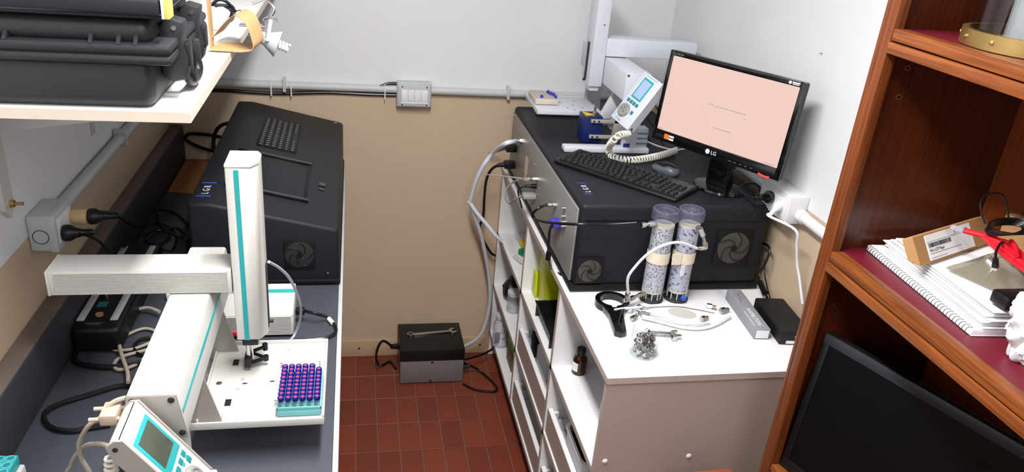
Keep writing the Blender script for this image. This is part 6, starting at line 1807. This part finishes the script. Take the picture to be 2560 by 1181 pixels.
for k in range(7):
    w = rng.uniform(0.19, 0.21); l = rng.uniform(0.29, 0.32)
    bm = B()
    nx, ny = 6, 8
    g_ = [[bm.verts.new((w * i / nx, -l / 2 + l * j / ny, 0.0)) for j in range(ny + 1)] for i in range(nx + 1)]
    for i in range(nx):
        for j in range(ny):
            bm.faces.new((g_[i][j], g_[i + 1][j], g_[i + 1][j + 1], g_[i][j + 1]))
    ex = bmesh.ops.extrude_face_region(bm, geom=list(bm.faces))
    for v in [e for e in ex['geom'] if isinstance(e, bmesh.types.BMVert)]:
        v.co.z += 0.0016
    ph = rng.uniform(0, 6)
    for v in bm.verts:
        v.co.z += 0.0012 * math.sin(v.co.y * 22 + ph) * (v.co.x / w) + (0.006 * (v.co.y / l) ** 2 if k == 6 else 0)
    xf(bm, Matrix.Translation((1.026 + k * 0.003 + rng.uniform(-0.003, 0.003), -2.005 + rng.uniform(-0.012, 0.012), ZM + 0.0150 + k * 0.0042)) @ Matrix.Rotation(-0.07 + rng.uniform(-0.03, 0.03), 4, 'Z'))
    solo('paper_sheets', bm, 'paper', ('lowest', 'second', 'third', 'fourth', 'fifth', 'sixth', 'topmost')[k] + ' sheaf of white papers stacked on the spiral notebook', 'paper', 'loose papers on the notebook')
# cardboard kit box
t = thing('cardboard_box', 'brown cardboard kit box with white label on the papers', 'box', (1.011, -2.003, 1.4785), (0, 0, 0.40))
bm = B(); prism(bm, [(0.0, 0.0), (0.031, 0.046), (0.048, 0.035), (0.0245, 0.0)], 'x', 0.0, 0.262, 0.0008, 1); part(t, 'carton', bm, 'cardboard')
MF = basis((0, 0, 0), (1, 0, 0), (0, 0.031, 0.046))
bm = B(); box(bm, 0.036, 0.196, 0.004, 0.0515, 0.0, 0.0008); xf(bm, MF); lb = part(t, 'label', bm, 'paper')
T = Matrix.Translation
lettering(lb, 'PAL', 0.013, MF @ T((0.135, 0.0405, 0.0010)), 'ink', world=False, sx=1.2)
lettering(lb, 'SYSTEM', 0.006, MF @ T((0.164, 0.0405, 0.0010)), 'ink_grey', world=False)
bm = B(); box(bm, 0.038, 0.194, 0.0380, 0.0385, 0.0006, 0.0012); xf(bm, MF); part(lb, 'rule', bm, 'ink_grey')
bm = B(); e = 0.042
rng = random.Random(2)
while e < 0.118:
    w = rng.choice((0.0008, 0.0014, 0.0022)); box(bm, e, e + w, 0.0275, 0.0355, 0.0006, 0.0012); e += w + rng.choice((0.0009, 0.0015))
xf(bm, MF); part(lb, 'barcode', bm, 'ink')
lettering(lb, 'Kit LCP Rapi', 0.0075, MF @ T((0.042, 0.0195, 0.0010)), 'ink', world=False, sx=1.25)
bm = B(); box(bm, 0.042, 0.150, 0.0155, 0.0163, 0.0006, 0.0012); box(bm, 0.042, 0.095, 0.0075, 0.0083, 0.0006, 0.0012); xf(bm, MF); part(lb, 'small_print', bm, 'ink_grey')
# carton standing behind
t = thing('cardboard_box', 'plain brown carton standing behind the black leads', 'box', (1.255, -2.1, ZM))
bm = B(); box(bm, 1.244, 1.275, -2.32, -1.915, ZM + 0.0005, 1.548, 0.001); part(t, 'carton', bm, 'cardboard', True)
bm = B(); cyl(bm, (1.2445, -2.12, 1.535), (1.2430, -2.12, 1.535), 0.012, n=20); part(t, 'finger_hole', bm, 'hole_dark', True)
t = thing('lead_bundle', 'bundle of black leads in front of the plain carton', 'cable', (1.205, -2.10, 1.475))
rng = random.Random(17)
for k in range(11):
    ry, rx = rng.uniform(0.060, 0.092), rng.uniform(0.012, 0.024)
    cx_, cy_, cz_ = 1.206 + rng.uniform(-0.006, 0.006), -2.11 + rng.uniform(-0.012, 0.012), 1.484 + k * 0.0058
    ph = rng.uniform(0, 6)
    pts = [(cx_ + rx * math.cos(a * math.pi / 8), cy_ + ry * math.sin(a * math.pi / 8), cz_ + 0.005 * math.sin(2 * a * math.pi / 8 + ph)) for a in range(16)]
    bm = B(); tube(bm, pts, 0.0042, n=6, smooth=False, closed=True); part(t, 'lead', bm, 'black_cable', True)
bm = B(); box(bm, 1.178, 1.236, -2.135, -2.085, 1.4765, 1.515, 0.006); part(t, 'adapter_block', bm, 'black_plastic', True)

# anti-static bag
bm = B()
nx, ny = 9, 10
rng = random.Random(12)
top_, bot_ = [], []
for i in range(nx + 1):
    a_, b_ = [], []
    for j in range(ny + 1):
        u, v = i / nx, j / ny
        edge = min(u, 1 - u, v, 1 - v)
        h = 0.004 + 0.040 * min(1, edge * 3.0) + rng.uniform(-0.010, 0.010) * min(1, edge * 5)
        a_.append(bm.verts.new((u * 0.115, -v * 0.165, max(0.003, h)))); b_.append(bm.verts.new((u * 0.115, -v * 0.165, 0.0)))
    top_.append(a_); bot_.append(b_)
for i in range(nx):
    for j in range(ny):
        bm.faces.new((top_[i][j], top_[i + 1][j], top_[i + 1][j + 1], top_[i][j + 1]))
        bm.faces.new((bot_[i][j], bot_[i][j + 1], bot_[i + 1][j + 1], bot_[i + 1][j]))
for L_ in ([(i, 0) for i in range(nx + 1)], [(i, ny) for i in range(nx + 1)], [(0, j) for j in range(ny + 1)], [(nx, j) for j in range(ny + 1)]):
    for p_, q_ in zip(L_, L_[1:]):
        bm.faces.new((top_[p_[0]][p_[1]], top_[q_[0]][q_[1]], bot_[q_[0]][q_[1]], bot_[p_[0]][p_[1]]))
xf(bm, Matrix.Translation((1.058, -2.012, 1.4785)) @ Matrix.Rotation(0.36, 4, 'Z'))
solo('antistatic_bag', bm, 'antistatic', 'crinkled yellowish anti-static bag lying on the papers', 'bag', smooth=15)
# small black adapter at the end
t = thing('power_adapter', 'small black adapter with socket beside the bubble wrap', 'adapter', (1.085, -2.165, 1.478))
bm = B(); box(bm, 1.048, 1.110, -2.165, -2.128, 1.4785, 1.502, 0.004); part(t, 'body', bm, 'black_plastic', True)
bm = B(); box(bm, 1.080, 1.098, -2.1665, -2.1645, 1.484, 1.497, 0.001); part(t, 'socket', bm, 'rubber_grey', True)
# red network cable
t = thing('network_cable', 'coiled red network cable on top of the anti-static bag', 'cable', (1.12, -2.05, 1.51))
rng = random.Random(5)
for k in range(6):
    o_ = k * 0.0075
    bm = B(); tube(bm, [(1.128 + 0.2 * o_, -1.995 - 0.1 * o_, 1.536), (1.126 + o_ * 0.7, -2.03, 1.530 + 0.004 * (k % 3)), (1.120 + o_ * 0.8, -2.07, 1.528 + 0.005 * (k % 2)), (1.112 + o_, -2.12, 1.528 + 0.004 * (k % 3)), (1.108 + o_ * 1.1, -2.17, 1.527), (1.112 + o_ * 1.1, -2.24, 1.526)], 0.0046, n=8); part(t, 'strand', bm, 'red_plastic', True)
bm = B(); tube(bm, [(1.155, -2.03, 1.542), (1.137, -2.06, 1.544), (1.118, -2.085, 1.541)], 0.0046, n=8); part(t, 'strand', bm, 'red_plastic', True)
bm = B(); tube(bm, [(1.135, -2.0, 1.537), (1.120, -1.985, 1.537), (1.105, -1.972, 1.537)], 0.0055, n=8); part(t, 'boot', bm, 'red_plastic', True)
bm = B(); box(bm, -0.006, 0.006, 0.0, 0.022, -0.004, 0.004, 0.001); xf(bm, Matrix.Translation((1.105, -1.972, 1.537)) @ Matrix.Rotation(0.75, 4, 'Z')); part(t, 'plug', bm, 'clear_plastic', True)
# black lead coil with barrel plug
t = thing('adapter_lead', 'coiled black adapter lead with barrel plug over the red cable', 'cable', (1.14, -2.03, 1.53))
for k in range(5):
    bm = B()
    pts = []
    for i in range(14):
        a = i * 2 * math.pi / 14
        pts.append((1.158 + (0.034 + 0.002 * k) * math.cos(a), -2.005 + (0.020 + 0.003 * k) * math.sin(a) - 0.004 * k, 1.554 + 0.0035 * k + 0.006 * math.cos(a)))
    tube(bm, pts, 0.0022, n=6, smooth=False, closed=True); part(t, 'loop', bm, 'black_cable', True)
bm = B(); tube(bm, [(1.128, -1.99, 1.559), (1.118, -1.975, 1.589), (1.135, -1.965, 1.606), (1.165, -1.97, 1.606), (1.18, -1.99, 1.56)], 0.0020, n=6); part(t, 'loose_loop', bm, 'black_cable', True)
bm = B(); tube(bm, [(1.14, -2.03, 1.54), (1.118, -2.045, 1.544), (1.100, -2.060, 1.536), (1.086, -2.078, 1.530)], 0.0024, n=6); part(t, 'tail', bm, 'black_cable', True)
d_ = Vector((-0.55, -0.75, -0.35)).normalized(); q = Vector((1.086, -2.078, 1.530))
bm = B(); cyl(bm, q, q + d_ * 0.018, 0.0048, 0.0058, n=12); part(t, 'barrel_plug', bm, 'black_plastic', True)
bm = B(); cyl(bm, q + d_ * 0.018, q + d_ * 0.026, 0.0034, n=12); part(t, 'barrel_tip', bm, 'chrome', True)
# bubble wrap
bm = crumple((1.066, -2.222, 1.483), (0.046, 0.044, 0.060), 31, 0.34, sub=5); solo('bubble_wrap', bm, 'bubble_white', 'crumpled white bubble wrap parcel on the middle bookcase shelf', 'bubble wrap', smooth=25)

# glass cylinder on the upper shelf
t = thing('glass_cylinder', 'clear glass cylinder in a brass base ring on the upper bookcase shelf', 'cylinder', (1.096, -2.008, 1.8724))
bm = B(); lathe(bm, [(0.118, 0.0), (0.122, 0.001), (0.122, 0.026), (0.118, 0.027), (0.112, 0.026), (0.112, 0.0)], n=56, cap=False); part(t, 'brass_ring', bm, 'brass')
for k in range(12):
    a = k * math.pi / 6 + 0.2
    bm = B(); lathe(bm, [(0.004, 0), (0.0035, 0.002), (0.001, 0.003)], (0.1218 * math.cos(a), 0.1218 * math.sin(a), 0.014), 10, (math.cos(a), math.sin(a), 0)); part(t, 'rivet', bm, 'brass')
bm = B(); lathe(bm, [(0.1115, 0.004), (0.1115, 0.33), (0.1090, 0.33), (0.1090, 0.004)], n=56, cap=False); part(t, 'outer_glass', bm, 'clear_glass')
bm = B(); lathe(bm, [(0.060, 0.002), (0.060, 0.30), (0.057, 0.30), (0.057, 0.002)], n=40, cap=False); part(t, 'inner_tube', bm, 'jar_glass')
